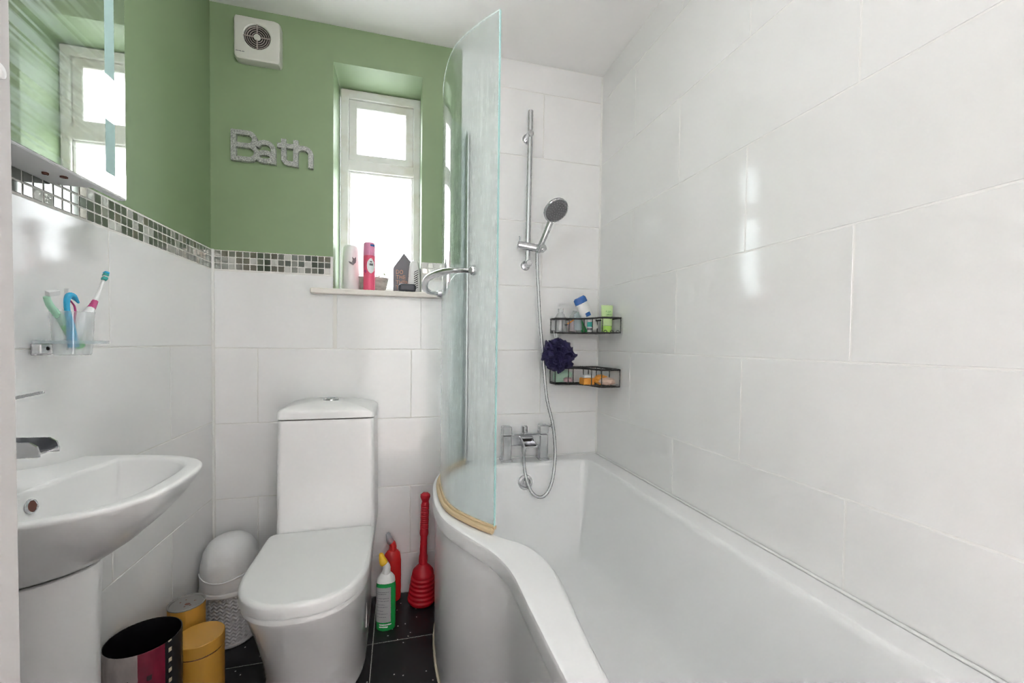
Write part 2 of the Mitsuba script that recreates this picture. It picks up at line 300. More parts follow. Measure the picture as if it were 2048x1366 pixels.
mosaic('wall_back', 'y', XL + .006, win[0], 1.392, YB, pick_back)
mosaic('wall_back', 'y', win[1] + .003, XG, 1.392, YB, lambda i, n: mo.choice(['mosaic_grey', 'mosaic_silver', 'mosaic_grey']))
# floor tiles
for ix in range(-3, 5):
    for iy in range(-8, 2):
        x0, y0 = -.087 + .3 * ix, 1.594 + .3 * iy
        a0, a1, b0, b1 = max(x0, XL) + G, min(x0 + .3, XR) - G, max(y0, YF) + G, min(y0 + .3, YB) - G
        if a1 - a0 > .02 and b1 - b0 > .02 and a0 < .32: part('floor', 'tile', cbox(a0, a1, b0, b1, -.008, 0, .0012), 'tile_black')
# corner sealant
struct('trim_1', cat(tube([(XL + .0, YB, 0), (XL + .0, YB, 1.47)], .006, 8)), 'sealant', 'white sealant bead down the left corner of the room', 'sealant', smooth=True)
struct('trim_2', tube([(XR, YB, .57), (XR, YB, 2.42)], .005, 8), 'sealant', 'white sealant bead down the right corner above the bath', 'sealant', smooth=True)

# ------------------------------------------------------------------ window in its recess
WY = 2.08
x0, x1, z0, z1 = -.262, .096, win[2], 2.274
struct('window_1', box(x0 - .004, x0 - .003, WY + .02, WY + .03, z0, z0 + .01), 'frame_white', 'narrow white window with a small top opening sash in a green recess', 'window')
def wframe(name, a0, a1, c0, c1, w, y0, y1, ch=.003, wt=None, wb_=None):
    wt = wt or w; wb_ = wb_ or w
    ms = [cbox(a0, a0 + w, y0, y1, c0, c1, ch), cbox(a1 - w, a1, y0, y1, c0, c1, ch), cbox(a0 + w * .8, a1 - w * .8, y0 + .0005, y1, c1 - wt, c1, ch), cbox(a0 + w * .8, a1 - w * .8, y0 + .0005, y1, c0, c0 + wb_, ch)]
    return part('window_1', name, cat(*ms), 'frame_white')
wframe('frame', x0, x1, z0 + .004, z1 - .001, .034, WY, WY + .06, wt=.04, wb_=.03)
part('window_1', 'transom', cbox(x0 + .03, x1 - .03, WY + .002, WY + .06, 1.905, 1.955, .003), 'frame_white')
sash = wframe('opening_sash', x0 + .034, x1 - .034, 1.952, z1 - .041, .036, WY + .012, WY + .05)
part(sash, 'pane', box(x0 + .06, x1 - .06, WY + .034, WY + .0345, 1.97, z1 - .06), 'window_glass')
wframe('bead', x0 + .033, x1 - .033, z0 + .033, 1.906, .010, WY + .012, WY + .05)
part('window_1', 'pane', box(x0 + .036, x1 - .036, WY + .034, WY + .0345, z0 + .036, 1.905), 'window_glass')
part('window_1', 'sill', cat(cbox(-.352, .192, YB - .024, YB + .004, z0 - .024, z0, .004), cbox(win[0] + .001, win[1] - .001, YB - .002, WY + .02, z0 - .024, z0 - .0005, .001)), 'sill_paint')
SZ = z0

# ------------------------------------------------------------------ bath
def polar(P, n=300, c=(.56, 1.12)):
    """resample a closed outline by angle about c"""
    poly = Polygon(P); out = []
    for a in np.linspace(0, 2 * np.pi, n, endpoint=False):
        l = LineString([c, (c[0] + 3 * math.cos(a), c[1] + 3 * math.sin(a))]).intersection(poly.exterior)
        pts = [l] if l.geom_type == 'Point' else list(getattr(l, 'geoms', []))
        pts = [p_ for p_ in pts if p_.geom_type == 'Point'] or [Point(*l.coords[-1])]
        p_ = max(pts, key=lambda q: (q.x - c[0]) ** 2 + (q.y - c[1]) ** 2); out.append((p_.x, p_.y))
    return np.array(out)
def smooth_poly(P, r): return Polygon(P).buffer(-r, 24).buffer(2 * r, 24).buffer(-r, 24)
oc = spline([(.262, .60), (.2605, .74), (.2605, .86), (.2585, .95), (.238, 1.04), (.203, 1.118), (.168, 1.19), (.136, 1.275), (.119, 1.377), (.118, 1.49), (.128, 1.61), (.155, 1.72), (.205, 1.81), (.285, 1.872)], 90)
O = [(.262, .20)] + [tuple(p) for p in oc] + [(.33, YB - .003), (XR - .004, YB - .003), (XR - .004, .20)]
ic = spline([(.334, .50), (.335, .59), (.341, .682), (.351, .771), (.363, .865), (.367, .93), (.358, 1.01), (.328, 1.08), (.280, 1.13), (.245, 1.19), (.212, 1.27), (.197, 1.38), (.197, 1.49), (.207, 1.59), (.232, 1.67), (.285, 1.745), (.37, 1.788)], 90)
I = [(.345, .30)] + [tuple(p) for p in ic] + [(.50, 1.800), (.70, 1.800), (.862, 1.800), (.862, .30)]
NB = 420
Op = Polygon(O).buffer(-.012).buffer(.012)
Ip = smooth_poly(I, .05)
def oring(z, d=0): return np.c_[polar(list((Op.buffer(-d, 16) if d else Op).exterior.coords), NB), np.full(NB, z)]
def iring(z, d=0, sy=0, sh=(0, 0)):
    q = Ip.buffer(-d, 24)
    q = affinity.scale(q, 1, 1 - sy, origin=(.6, 1.05)); q = affinity.translate(q, *sh)
    return np.c_[polar(list(q.exterior.coords), NB), np.full(NB, z)]
RZ = .575
bt = thing('bathtub', 'white curved shower bath with a bulging front panel along the right wall', 'bathtub')
rings = [oring(.528, .012), oring(.528, .001), oring(.533, 0), oring(RZ - .012, 0), oring(RZ - .004, .003), oring(RZ, .010), iring(RZ, -.014), iring(RZ - .003, -.006), iring(RZ - .010, 0), iring(RZ - .022, .004),
         iring(.47, .018, .005), iring(.36, .036, .015), iring(.27, .055, .03), iring(.215, .075, .05), iring(.185, .105, .07), iring(.172, .150, .09)]
part(bt, 'tub', loft(rings, False, True), 'acrylic', 35)
pc = [tuple(p) for p in spline([(.272, .21), (.272, .50), (.271, .80), (.272, .92), (.262, 1.00), (.225, 1.09), (.180, 1.185), (.148, 1.275), (.132, 1.377), (.130, 1.49), (.138, 1.60), (.165, 1.72), (.215, 1.82), (.27, YB - .003)], 120)]
pan_v, n_p = [], len(pc)
pz = [.002, .02, .25, .46, .500, .508, .530]
sh = [.004, .0, 0, 0, 0, .004, .004]
P_ = np.array(pc)
tn = np.gradient(P_, axis=0); tn /= np.linalg.norm(tn, axis=1, keepdims=True); nn = np.c_[tn[:, 1], -tn[:, 0]]
prof = [np.c_[P_ + nn * s, np.full(n_p, z)] for z, s in zip(pz, sh)] + [np.c_[P_ + nn * .014, np.full(n_p, z)] for z in (.530, .002)]
part(bt, 'side_panel', loft([np.vstack(x) for x in zip(*[list(pr) for pr in prof])], True, True), 'acrylic', 30)
part(bt, 'end_panel', cbox(.29, XR - .004, .21, .225, .002, .53, .002), 'acrylic')
ov = (.552, 1.7885, .490)
part(bt, 'overflow_cover', place(lathe([(.034, 0), (.0345, .006), (.031, .012), (.022, .013), (.020, .009), (.012, .009), (.010, .013), (.001, .014)], 36), ov, rx=82), 'chrome', 30, label='round chrome overflow cover')
part(bt, 'sealant', cat(tube([(XR - .005, .21, RZ), (XR - .005, YB - .006, RZ)], .0045, 8), tube([(.30, YB - .006, RZ + .001), (XR - .006, YB - .006, RZ)], .0045, 8)), 'lid_white', True)
part(bt, 'floor_seal', tube(np.c_[P_[25:] + nn[25:] * -.001, np.full(n_p - 25, .003)], .005, 6), 'cream', True)

# ------------------------------------------------------------------ shower screen
gc = spline([(.288, 1.835), (.258, 1.806), (.215, 1.755), (.178, 1.68), (.157, 1.60), (.1485, 1.51), (.150, 1.40), (.164, 1.315), (.196, 1.243), (.231, 1.185), (.264, 1.140)], 90)
ss = thing('shower_screen', 'curved clear glass shower screen standing on the bulge of the bath', 'shower screen')
GZ0, GZ1 = .597, 2.03
part(ss, 'glass', loft([np.c_[gc, np.full(len(gc), z)] for z in np.linspace(GZ0, GZ1, 24)], False, False, False), 'screen_glass', True)
e = gc[-1]; td = gc[-1] - gc[-2]; td /= np.linalg.norm(td); nd = np.array([td[1], -td[0]])
q = [e + nd * .003 - td * .001, e - nd * .003 - td * .001, e - nd * .003 + td * .001, e + nd * .003 + td * .001]
part(ss, 'glass_edge', loft([np.c_[q, np.full(4, GZ0)], np.c_[q, np.full(4, GZ1)]]), 'glass_edge')
gt = np.c_[gc, np.full(len(gc), GZ1)]
part(ss, 'top_edge', tube(gt, .0014, 6), 'glass_edge_pale', True)
part(ss, 'bottom_seal', cat(tube(np.c_[gc + np.array([-.006, 0]), np.full(len(gc), RZ + .009)], .009, 10), tube(np.c_[gc + np.array([.002, 0]), np.full(len(gc), RZ + .019)], .006, 10)), 'seal_tan', 40, label='yellowed rubber seal')
part(ss, 'hinge_post', cat(cyl((.290, 1.842, .578), (.290, 1.842, 2.035), .009, 20, ch=.001)), 'chrome_satin', 40)
part(ss, 'wall_profile', cbox(.281, .299, 1.850, YB - .001, .580, 2.03, .002), 'chrome_satin')
hp = spline([(.2195, 1.225, 1.328), (.170, 1.245, 1.330), (.135, 1.29, 1.332), (.094, 1.40, 1.328), (.086, 1.48, 1.318), (.095, 1.555, 1.306), (.125, 1.60, 1.300), (.156, 1.61, 1.300)], 50)
hk = part(ss, 'handle', tube(hp, np.r_[np.full(6, .007), np.linspace(.007, .011, 8), np.full(22, .011), np.linspace(.011, .007, 8), np.full(6, .007)], 16), 'chrome', True, label='curved chrome handle')
part(ss, 'handle_boss', place(lathe([(.001, 0), (.014, 0), (.015, .003), (.012, .016), (.008, .02)], 24), (.2155, 1.2265, 1.328), ry=-90, rz=38), 'chrome_satin', 30)
part(ss, 'handle_boss', place(lathe([(.001, 0), (.014, 0), (.015, .003), (.012, .016), (.008, .02)], 24), (.157, 1.61, 1.30), ry=-90), 'chrome_satin', 30)

# ------------------------------------------------------------------ bath tap
bx = thing('bath_tap', 'chrome square bath shower mixer tap on the back rim of the bath', 'tap')
TY = 1.846
for xc in (.478, .655):
    pk = part(bx, 'pillar', cat(cbox(xc - .020, xc + .020, TY - .020, TY + .018, RZ + .006, .692, .003), cbox(xc - .026, xc + .026, TY - .026, TY + .024, RZ + .0005, RZ + .008, .002)), 'chrome')
    hd = part(bx, 'handle', cat(cbox(xc - .021, xc + .021, TY - .022, TY + .019, .696, .735, .003), cbox(xc - .008 + (.0 if xc < .6 else .015), xc + (.020 if xc < .6 else .050), TY - .018, TY - .002, .726, .735, .002)), 'chrome')
part(bx, 'body', cbox(.495, .640, TY - .014, TY + .014, .645, .694, .003), 'chrome')
part(bx, 'diverter', cat(cyl((.566, TY, .694), (.566, TY, .704), .007), cyl((.566, TY, .702), (.566, TY, .733), .013, 28, ch=.002)), 'chrome', 30)
sp = [cbox(.535, .598, 1.760, TY - .010, .652, .658, .002)]
for xs in (.535, .592):
    pr = Polygon([(0, 0), (.085, 0), (.085, .036), (.06, .036), (.02, .02), (0, .012)])
    sp.append(basis(extrude(pr, .006), (xs, 1.755, .652), (0, 1, 0), (0, 0, 1), (1, 0, 0)))
part(bx, 'spout', cat(*sp, cbox(.536, .597, 1.81, TY - .01, .680, .690, .002)), 'chrome')
part(bx, 'spout_mouth_dark', box(.542, .591, 1.812, 1.8125, .668, .679), 'black_hole')  # dark sheet, its colour stands for the shade inside the spout
part(bx, 'hose_outlet', cat(cyl((.5475, 1.795, .655), (.5475, 1.795, .628), .010, 20), cyl((.5475, 1.795, .63), (.5475, 1.795, .61), .008, 20)), 'chrome', 30)
hose = spline([(.5475, 1.795, .612), (.549, 1.792, .56), (.556, 1.775, .505), (.578, 1.755, .450), (.620, 1.750, .430), (.662, 1.758, .468), (.688, 1.775, .56), (.694, 1.79, .66), (.680, 1.80, .77), (.658, 1.805, .86), (.640, 1.81, 1.04), (.622, 1.81, 1.20), (.612, 1.81, 1.34), (.606, 1.815, 1.45), (.605, 1.818, 1.535)], 260)
solo('shower_hose', 'ribbed chrome shower hose looping from the bath tap up to the shower head', 'hose', tube(hose, .0068 + .0003 * np.cos(np.arange(260) * 2.2), 10), 'chrome_satin', True)

# ------------------------------------------------------------------ shower rail and hand shower
RX, RY = .570, 1.845
rr = thing('shower_rail', 'chrome riser rail fixed upright on the white tiled end wall', 'shower rail')
part(rr, 'rail', cyl((RX + .004, RY, 2.175), (RX - .002, RY, 1.475), .0115, 24, ch=.001), 'chrome_satin', 40)
for zz, nm in ((2.068, 'upper'), (1.482, 'lower')):
    part(rr, 'bracket', cat(cyl((RX + .002, RY - .016, zz), (RX + .002, YB - .006, zz - .002), .015, 28, ch=.002), cyl((RX + .002, YB - .012, zz - .002), (RX + .002, YB - .0005, zz - .002), .022, 28, ch=.002)), 'chrome', 30)
sl = part(rr, 'slider', cat(cyl((.520, RY - .003, 1.564), (.628, RY - .020, 1.548), .017, 28, ch=.003), cyl((.627, RY - .020, 1.545), (.632, RY - .045, 1.552), .016, 24, ch=.003)), 'chrome', 30)
part(sl, 'clamp_lever', cat(tube([(.528, RY - .012, 1.572), (.526, RY - .016, 1.60)], .0035, 8)), 'chrome', 40)
hs = thing('hand_shower', 'round chrome hand shower with grey spray face clipped on the riser rail', 'shower head')
H0, H1 = np.array([.606, 1.812, 1.530]), np.array([.648, 1.745, 1.668])
hpth = spline([H0, H0 + (H1 - H0) * .5 + [.0, -.004, .0], H1, H1 + [.006, -.012, .02]], 24)
part(hs, 'handle', tube(hpth, np.linspace(.0115, .0155, 24), 20), 'chrome', 40)
fc = np.array([.650, 1.705, 1.690]); fn_ = np.array([.18, -.70, -.69]); fn_ /= np.linalg.norm(fn_)
ex = np.cross([0, 0, 1.0], fn_); ex /= np.linalg.norm(ex); ey = np.cross(fn_, ex)
part(hs, 'head', basis(lathe([(.001, -.030), (.025, -.028), (.045, -.016), (.055, -.004), (.056, .004), (.053, .008), (.050, .006)], 48), fc, ex, ey, fn_), 'chrome', 35)
part(hs, 'spray_face', basis(lathe([(.050, .004), (.049, .0075), (.030, .0085), (.001, .009)], 40), fc, ex, ey, fn_), 'spray_face', 40, label='grey spray face')
noz = []
for rr_, k in ((.012, 6), (.022, 11), (.032, 16), (.042, 22)):
    for i in range(k):
        a = 2 * math.pi * i / k; noz.append(basis(lathe([(.0022, .007), (.0018, .0115), (.001, .012)], 6, (rr_ * math.cos(a), rr_ * math.sin(a), 0)), fc, ex, ey, fn_))
k = part(hs, 'nozzles', cat(*noz), 'grey_rubber'); labels[k] = {'label': 'small grey rubber spray nozzles', 'kind': 'stuff'}

# ------------------------------------------------------------------ corner baskets
def basket(zt, zb, label):
    t = thing('corner_basket', label, 'shower caddy')
    xl, yf = .700, 1.655
    back = [(xl, YB - .012), (XR - .012, YB - .012), (XR - .012, yf)]
    front = spline([(xl, 1.815), (.745, 1.800), (.79, 1.797), (.822, 1.775), (.838, 1.735), (.845, 1.69), (.855, yf)], 40)
    ring = np.array(back + [tuple(q) for q in front[::-1]])
    def dens(P):
        out = []
        for a, b in zip(P, np.roll(P, -1, 0)):
            k = max(2, int(np.linalg.norm(b - a) / .01)); out += [a + (b - a) * i / k for i in range(k)]
        return np.array(out)
    R = dens(ring)
    part(t, 'top_rim', tube(np.c_[R, np.full(len(R), zt)], .0042, 8, True), 'black_wire', True)
    part(t, 'bottom_rim', tube(np.c_[R, np.full(len(R), zb)], .0024, 8, True), 'black_wire', True)
    ups = [front[0], front[9], front[20], front[28], front[39], (XR - .012, yf), (XR - .012, 1.75), (XR - .012, 1.83), (.90, YB - .012), (.82, YB - .012), (.76, YB - .012), (xl, YB - .012), (XR - .012, YB - .012)]
    for u in ups: part(t, 'upright', tube([(u[0], u[1], zb), (u[0], u[1], zt)], .0021, 8), 'black_wire', True)
    for i in range(9):
        y = 1.805 + .010 * i; part(t, 'base_wire', tube([(xl + .002, y, zb), (.957 - .014, y, zb)], .0016, 6), 'black_wire', True)
    for i in range(6):
        x = .862 + .014 * i; part(t, 'base_wire', tube([(x, yf + .002, zb), (x, 1.80, zb)], .0016, 6), 'black_wire', True)
    hooks = [(.868, yf - .002, 1, 0), (.899, yf - .002, 1, 0), (.928, yf - .002, 1, 0), (xl - .002, 1.828, 0, 1), (xl - .002, 1.848, 0, 1), (xl - .002, 1.868, 0, 1)]
    for hx, hy, dx, dy in hooks:
        a = np.linspace(-.3, np.pi + .3, 14)
        part(t, 'hook', tube([(hx + dx * .007 * math.cos(q), hy + dy * .007 * math.cos(q), zb + .003 + .007 * math.sin(q)) for q in a], .0016, 6), 'black_wire', True)
    return t
basket(1.232, 1.167, 'upper black wire corner basket holding bottles and a green tube')
basket(1.003, .927, 'lower black wire corner basket holding soaps and flannels')
def bottle(name, label, c, prof, m, cap=None, capm=None, sx=1, sy=1, tilt=(0, 0, 0), cat_='bottle', parts=(), n=32):
    t = thing(name, label, cat_)
    loc = c
    def pl(mesh): return place(mesh, loc, rx=tilt[0], ry=tilt[1], rz=tilt[2])
    part(t, 'body', pl(lathe(prof, n, (0, 0, 0), sx, sy)), m, 40)
    if cap: part(t, 'cap', pl(lathe(cap, n, (0, 0, 0), sx, sy)), capm, 40)
    for nm, mesh, mm in parts: part(t, nm, pl(mesh), mm, 40)
    return t
UB = 1.1695
bottle('shampoo_bottle', 'white bottle with blue cap leaning in the upper corner basket', (.880, 1.795, UB + .012), [(.021, 0), (.024, .004), (.0265, .08), (.0275, .138)], 'white_gloss', [(.0277, .138), (.027, .160), (.022, .167), (.001, .168)], 'navy', 1.15, .7, (0, -27, 0),
       parts=[('label', cbox(-.012, .012, -.0200, -.0180, .072, .090, .0005), 'navy')])
bottle('conditioner_bottle', 'dark green slim bottle behind the white bottle in the upper basket', (.868, 1.855, UB + .004), [(.016, 0), (.018, .004), (.018, .085), (.010, .10), (.001, .103)], 'green_plastic', None, None, 1.1, .7, (0, -20, 0))
t = thing('face_wash_tube', 'light green tube standing at the right end of the upper basket', 'tube')
def flat_tube(w0, d0, w1, d1, z0_, z1_, c, n=36):
    a = np.arange(n) * 2 * np.pi / n; R = []
    for s in np.linspace(0, 1, 8):
        w, d = w0 + (w1 - w0) * s, d0 + (d1 - d0) * s
        R.append(np.c_[c[0] + w * np.cos(a), c[1] + d * np.sin(a), np.full(n, z0_ + (z1_ - z0_) * s)])
    return loft(R)
part(t, 'cap', flat_tube(.024, .016, .024, .016, UB, UB + .028, (.905, 1.712)), 'lime', 40)
part(t, 'body', flat_tube(.0255, .0165, .029, .003, UB + .029, UB + .122, (.905, 1.712)), 'lime_pale', 40)
part(t, 'print', cat(box(.894, .897, 1.7005, 1.7012, UB + .092, UB + .096), box(.905, .922, 1.7035, 1.704, UB + .0935, UB + .0948), box(.903, .920, 1.7035, 1.7042, UB + .0885, UB + .0898), box(.896, .921, 1.700, 1.701, UB + .08, UB + .0812)), 'green_plastic')
bottle('clear_bottle', 'clear empty plastic bottle at the left end of the upper basket', (.735, 1.845, UB + .003), [(.022, 0), (.025, .003), (.025, .06), (.018, .08), (.010, .09), (.010, .1)], 'clear_plastic', [(.012, .092), (.012, .108), (.001, .109)], 'clear_plastic', 1.1, .9)
bottle('clear_bottle', 'clear squat plastic bottle second from the left in the upper basket', (.790, 1.835, UB + .003), [(.018, 0), (.020, .003), (.020, .07), (.012, .09), (.009, .1)], 'clear_plastic', None, None, 1.1, .9, (0, 8, 0))
bottle('grey_bottle', 'translucent blue grey bottle beside the white bottle in the upper basket', (.808, 1.806, UB + .010), [(.017, 0), (.019, .004), (.019, .055), (.015, .075), (.001, .083)], 'clear_grey', None, None, 1, .5, (0, -4, 0))
t = thing('razor', 'orange and black razor lying in the upper basket', 'razor'); part(t, 'handle', tube([(.752, 1.812, 1.205), (.790, 1.815, 1.228)], .003, 8), 'orange', 40); part(t, 'head', place(cbox(-.004, .004, -.010, .010, -.003, .003, .001), (.750, 1.812, 1.204), ry=-20), 'dark_plastic')
solo('soap_packet', 'pale pink packet standing behind the front wires of the upper basket', 'packet', place(cbox(-.02, .02, -.006, .006, 0, .055, .002), (.800, 1.862, UB + .003)), 'pink_pale')
bottle('small_bottle', 'small white bottle with teal label in the middle of the upper basket', (.846, 1.762, UB + .003), [(.011, 0), (.012, .002), (.012, .05)], 'plastic_white', [(.0115, .05), (.0115, .056), (.001, .057)], 'plastic_white', 1, .8, parts=[('label', lathe([(.0123, .022), (.0123, .044)], 24, (0, 0, 0), 1, .8), 'teal'), ('base_band', lathe([(.0123, .006), (.0123, .018)], 24, (0, 0, 0), 1, .8), 'leaf_grey')])
LB = .930
t = thing('mint_bottle', 'pale green bottle lying at the left end of the lower basket', 'bottle')
part(t, 'body', tube(spline([(.708, 1.86, LB + .030), (.735, 1.855, LB + .030), (.76, 1.85, LB + .033), (.785, 1.85, LB + .040), (.80, 1.85, LB + .045)], 20), np.r_[.008, .020, np.linspace(.028, .028, 12), .026, .022, .014, .010, .009, .002], 20), 'mint', 50)
solo('soap_bar', 'worn pale pink soap bar beside the mint bottle in the lower basket', 'soap', tube(spline([(.745, 1.822, LB + .013), (.765, 1.818, LB + .018), (.79, 1.82, LB + .012)], 12), np.r_[.003, .010, .013, np.full(6, .014), .012, .008, .002], 14, sx=1, sy=.8), 'pink_pale', 50)
t = thing('soap_box', 'orange and white soap carton in the middle of the lower basket', 'box')
part(t, 'base', cbox(.812, .866, 1.742, 1.795, LB, LB + .030, .003), 'orange'); part(t, 'top', cbox(.814, .864, 1.744, 1.793, LB + .0305, LB + .044, .003), 'plastic_white')
def crumple(c, s, seed, f=9.0, amp=.35):
    m = trimesh.creation.icosphere(4, 1.0); v = m.vertices
    d = meshkit.fbm(v * f / 4 + seed, 4, seed); v = v * (1 + amp * (d[:, None] - .5) * 2); m.vertices = v * np.array(s) + np.array(c); return m
solo('flannel', 'crumpled orange flannel in the right arm of the lower basket', 'cloth', crumple((.893, 1.735, LB + .024), (.030, .032, .022), 5), 'orange', True)
solo('flannel', 'crumpled peach flannel at the right end of the lower basket', 'cloth', crumple((.898, 1.685, LB + .021), (.036, .024, .017), 9), 'peach', True)
# navy mesh puff: layers of ruffled ribbon round a core
pf = thing('bath_puff', 'navy blue mesh bath puff hanging from the upper corner basket', 'bath puff')
pcn, prs = np.array([.698, 1.778, 1.062]), .070
prng = np.random.default_rng(11); ruf = []
for k in range(46):
    ax = prng.normal(size=3); ax /= np.linalg.norm(ax); a0 = np.cross(ax, [.3, .5, .8]); a0 /= np.linalg.norm(a0); b0 = np.cross(ax, a0)
    th = np.linspace(0, 2 * np.pi, 42); r_in = prs * prng.uniform(.35, .6); r_out = prs * prng.uniform(.8, 1.08); lift = prs * prng.uniform(-.5, .5); ph = prng.uniform(0, 6, 3); f = prng.integers(5, 9)
    base = lambda r, w: pcn + r[:, None] * (np.cos(th)[:, None] * a0 + np.sin(th)[:, None] * b0) + (lift + w * np.sin(f * th + ph[0]))[:, None] * ax
    ro = r_out * (1 + .10 * np.sin(f * th + ph[1]))
    ruf.append(loft([base(np.full(42, r_in), .002), base((r_in + ro) / 2, .007), base(ro, .013), base(ro * .985, .016)], False, False, False))
k = part(pf, 'mesh_ruffle', cat(*ruf), mat('puff_mesh', {'type': 'twosided', 'bsdf': {'type': 'principled', 'base_color': rgb(.026, .022, .075), 'roughness': .55, 'sheen': .5}}), True); labels[k] = {'label': 'ruffled navy mesh', 'kind': 'stuff'}
part(pf, 'cord', tube(spline([(.698, 1.80, 1.12), (.694, 1.812, 1.150), (.6975, 1.83, 1.176), (.7005, 1.825, 1.176), (.704, 1.81, 1.150), (.700, 1.80, 1.12)], 40), .0018, 8), 'plastic_white', True)

# ------------------------------------------------------------------ toilet
tl = thing('toilet', 'white close coupled toilet with its lid down under the window', 'toilet')
TXc = -.2605
def dshape(hw, yb, yf, y0, n=120, ex=2.4, xc=TXc, rb=.02):
    """closed outline: straight back at yb, straight sides to y0, rounded front to yf"""
    th = np.linspace(0, np.pi, n); c, s = np.cos(th), np.sin(th)
    x = xc + hw * np.sign(c) * np.abs(c) ** (2 / ex); y = y0 - (y0 - yf) * s ** (2 / ex)
    sd = np.linspace(y0, yb - rb, 14)[1:]; a = np.linspace(0, np.pi / 2, 7)[1:]
    lc = np.c_[xc - hw + rb - rb * np.cos(a), yb - rb + rb * np.sin(a)]
    bk = np.linspace(xc - hw + rb, xc + hw - rb, 16)[1:-1]
    rc = np.c_[xc + hw - rb + rb * np.sin(np.linspace(0, np.pi / 2, 7)), yb - rb + rb * np.cos(np.linspace(0, np.pi / 2, 7))]
    return np.vstack([np.c_[x, y], np.c_[np.full(13, xc - hw), sd], lc, np.c_[bk, np.full(14, yb)], rc, np.c_[np.full(12, xc + hw), sd[::-1][1:]]])
def dring(z, *a, **k): q = dshape(*a, **k); return np.c_[q, np.full(len(q), z)]
lidp = (.1775, 1.628, 1.178, 1.395)
def lring(z, d, **k): return dring(z, lidp[0] - d, lidp[1] - d * .3, lidp[2] + d, lidp[3], **k)
part(tl, 'lid', loft([lring(.3915, .006), lring(.393, .001), lring(.397, 0), lring(.418, 0), lring(.425, .002), lring(.4292, .007), lring(.4305, .014)]), 'lid_white', 30)
part(tl, 'seat', loft([lring(.373, .010), lring(.375, .005), lring(.386, .005), lring(.389, .009)]), 'lid_white', 30)
pr_ = [(0.0, .152, 1.335, 1.545), (.012, .154, 1.332, 1.542), (.016, .148, 1.336, 1.545), (.06, .149, 1.325, 1.53), (.15, .152, 1.295, 1.50), (.25, .158, 1.252, 1.455), (.32, .1645, 1.215, 1.42), (.36, .168, 1.192, 1.402), (.371, .168, 1.189, 1.40)]
part(tl, 'pan', loft([dring(z, hw, YB - .004, yf, y0, ex=2.2 + .1 * (z > .2)) for z, hw, yf, y0 in pr_]), 'ceramic', 40)
part(tl, 'side_recess', cat(rbox(TXc + .148, TXc + .1535, 1.585, 1.66, .07, .30, .0025, 10)), 'ceramic', 40)
def rrect(x0, x1, y0, y1, r, z, n=8):
    out = []
    for cx, cy, a0 in ((x1 - r, y0 + r, -90), (x1 - r, y1 - r, 0), (x0 + r, y1 - r, 90), (x0 + r, y0 + r, 180)):
        for a in np.linspace(a0, a0 + 90, n): out.append((cx + r * math.cos(math.radians(a)), cy + r * math.sin(math.radians(a)), z))
    return np.array(out)
CX0, CX1, CYF = -.4185, -.0835, 1.632
cis = []
for z, dx, dy, r in ((.377, .004, .006, .014), (.382, .0, .001, .016), (.60, .001, 0, .016), (.80, .004, 0, .016), (.828, .005, 0.001, .016), (.830, .009, .004, .014)):
    cis.append(rrect(CX0 + dx, CX1 - dx, CYF + dy, YB - .008, r, z))
part(tl, 'cistern', loft(cis), 'ceramic', 35)
def lidr(d, z, r, dome):
    q = rrect(CX0 + .002 + d, CX1 - .002 - d, CYF - .003 + d, YB - .006 - d, r, z); u = (q[:, 0] - TXc + .01) / .17; q[:, 2] += dome * (1 - u ** 2); return q
cl = [lidr(.004, .832, .014, 0), lidr(.0, .835, .016, 0), lidr(0, .850, .016, .012), lidr(.002, .856, .016, .020), lidr(.008, .861, .016, .024), lidr(.03, .864, .03, .025), lidr(.08, .866, .03, .025)]
ck = part(tl, 'cistern_lid', loft(cl), 'ceramic', 35)
part(ck, 'flush_button', lathe([(.027, .884), (.027, .892), (.023, .895), (.001, .8955)], 36, (TXc + .008, 1.745, 0)), 'chrome', 30, label='chrome flush button')

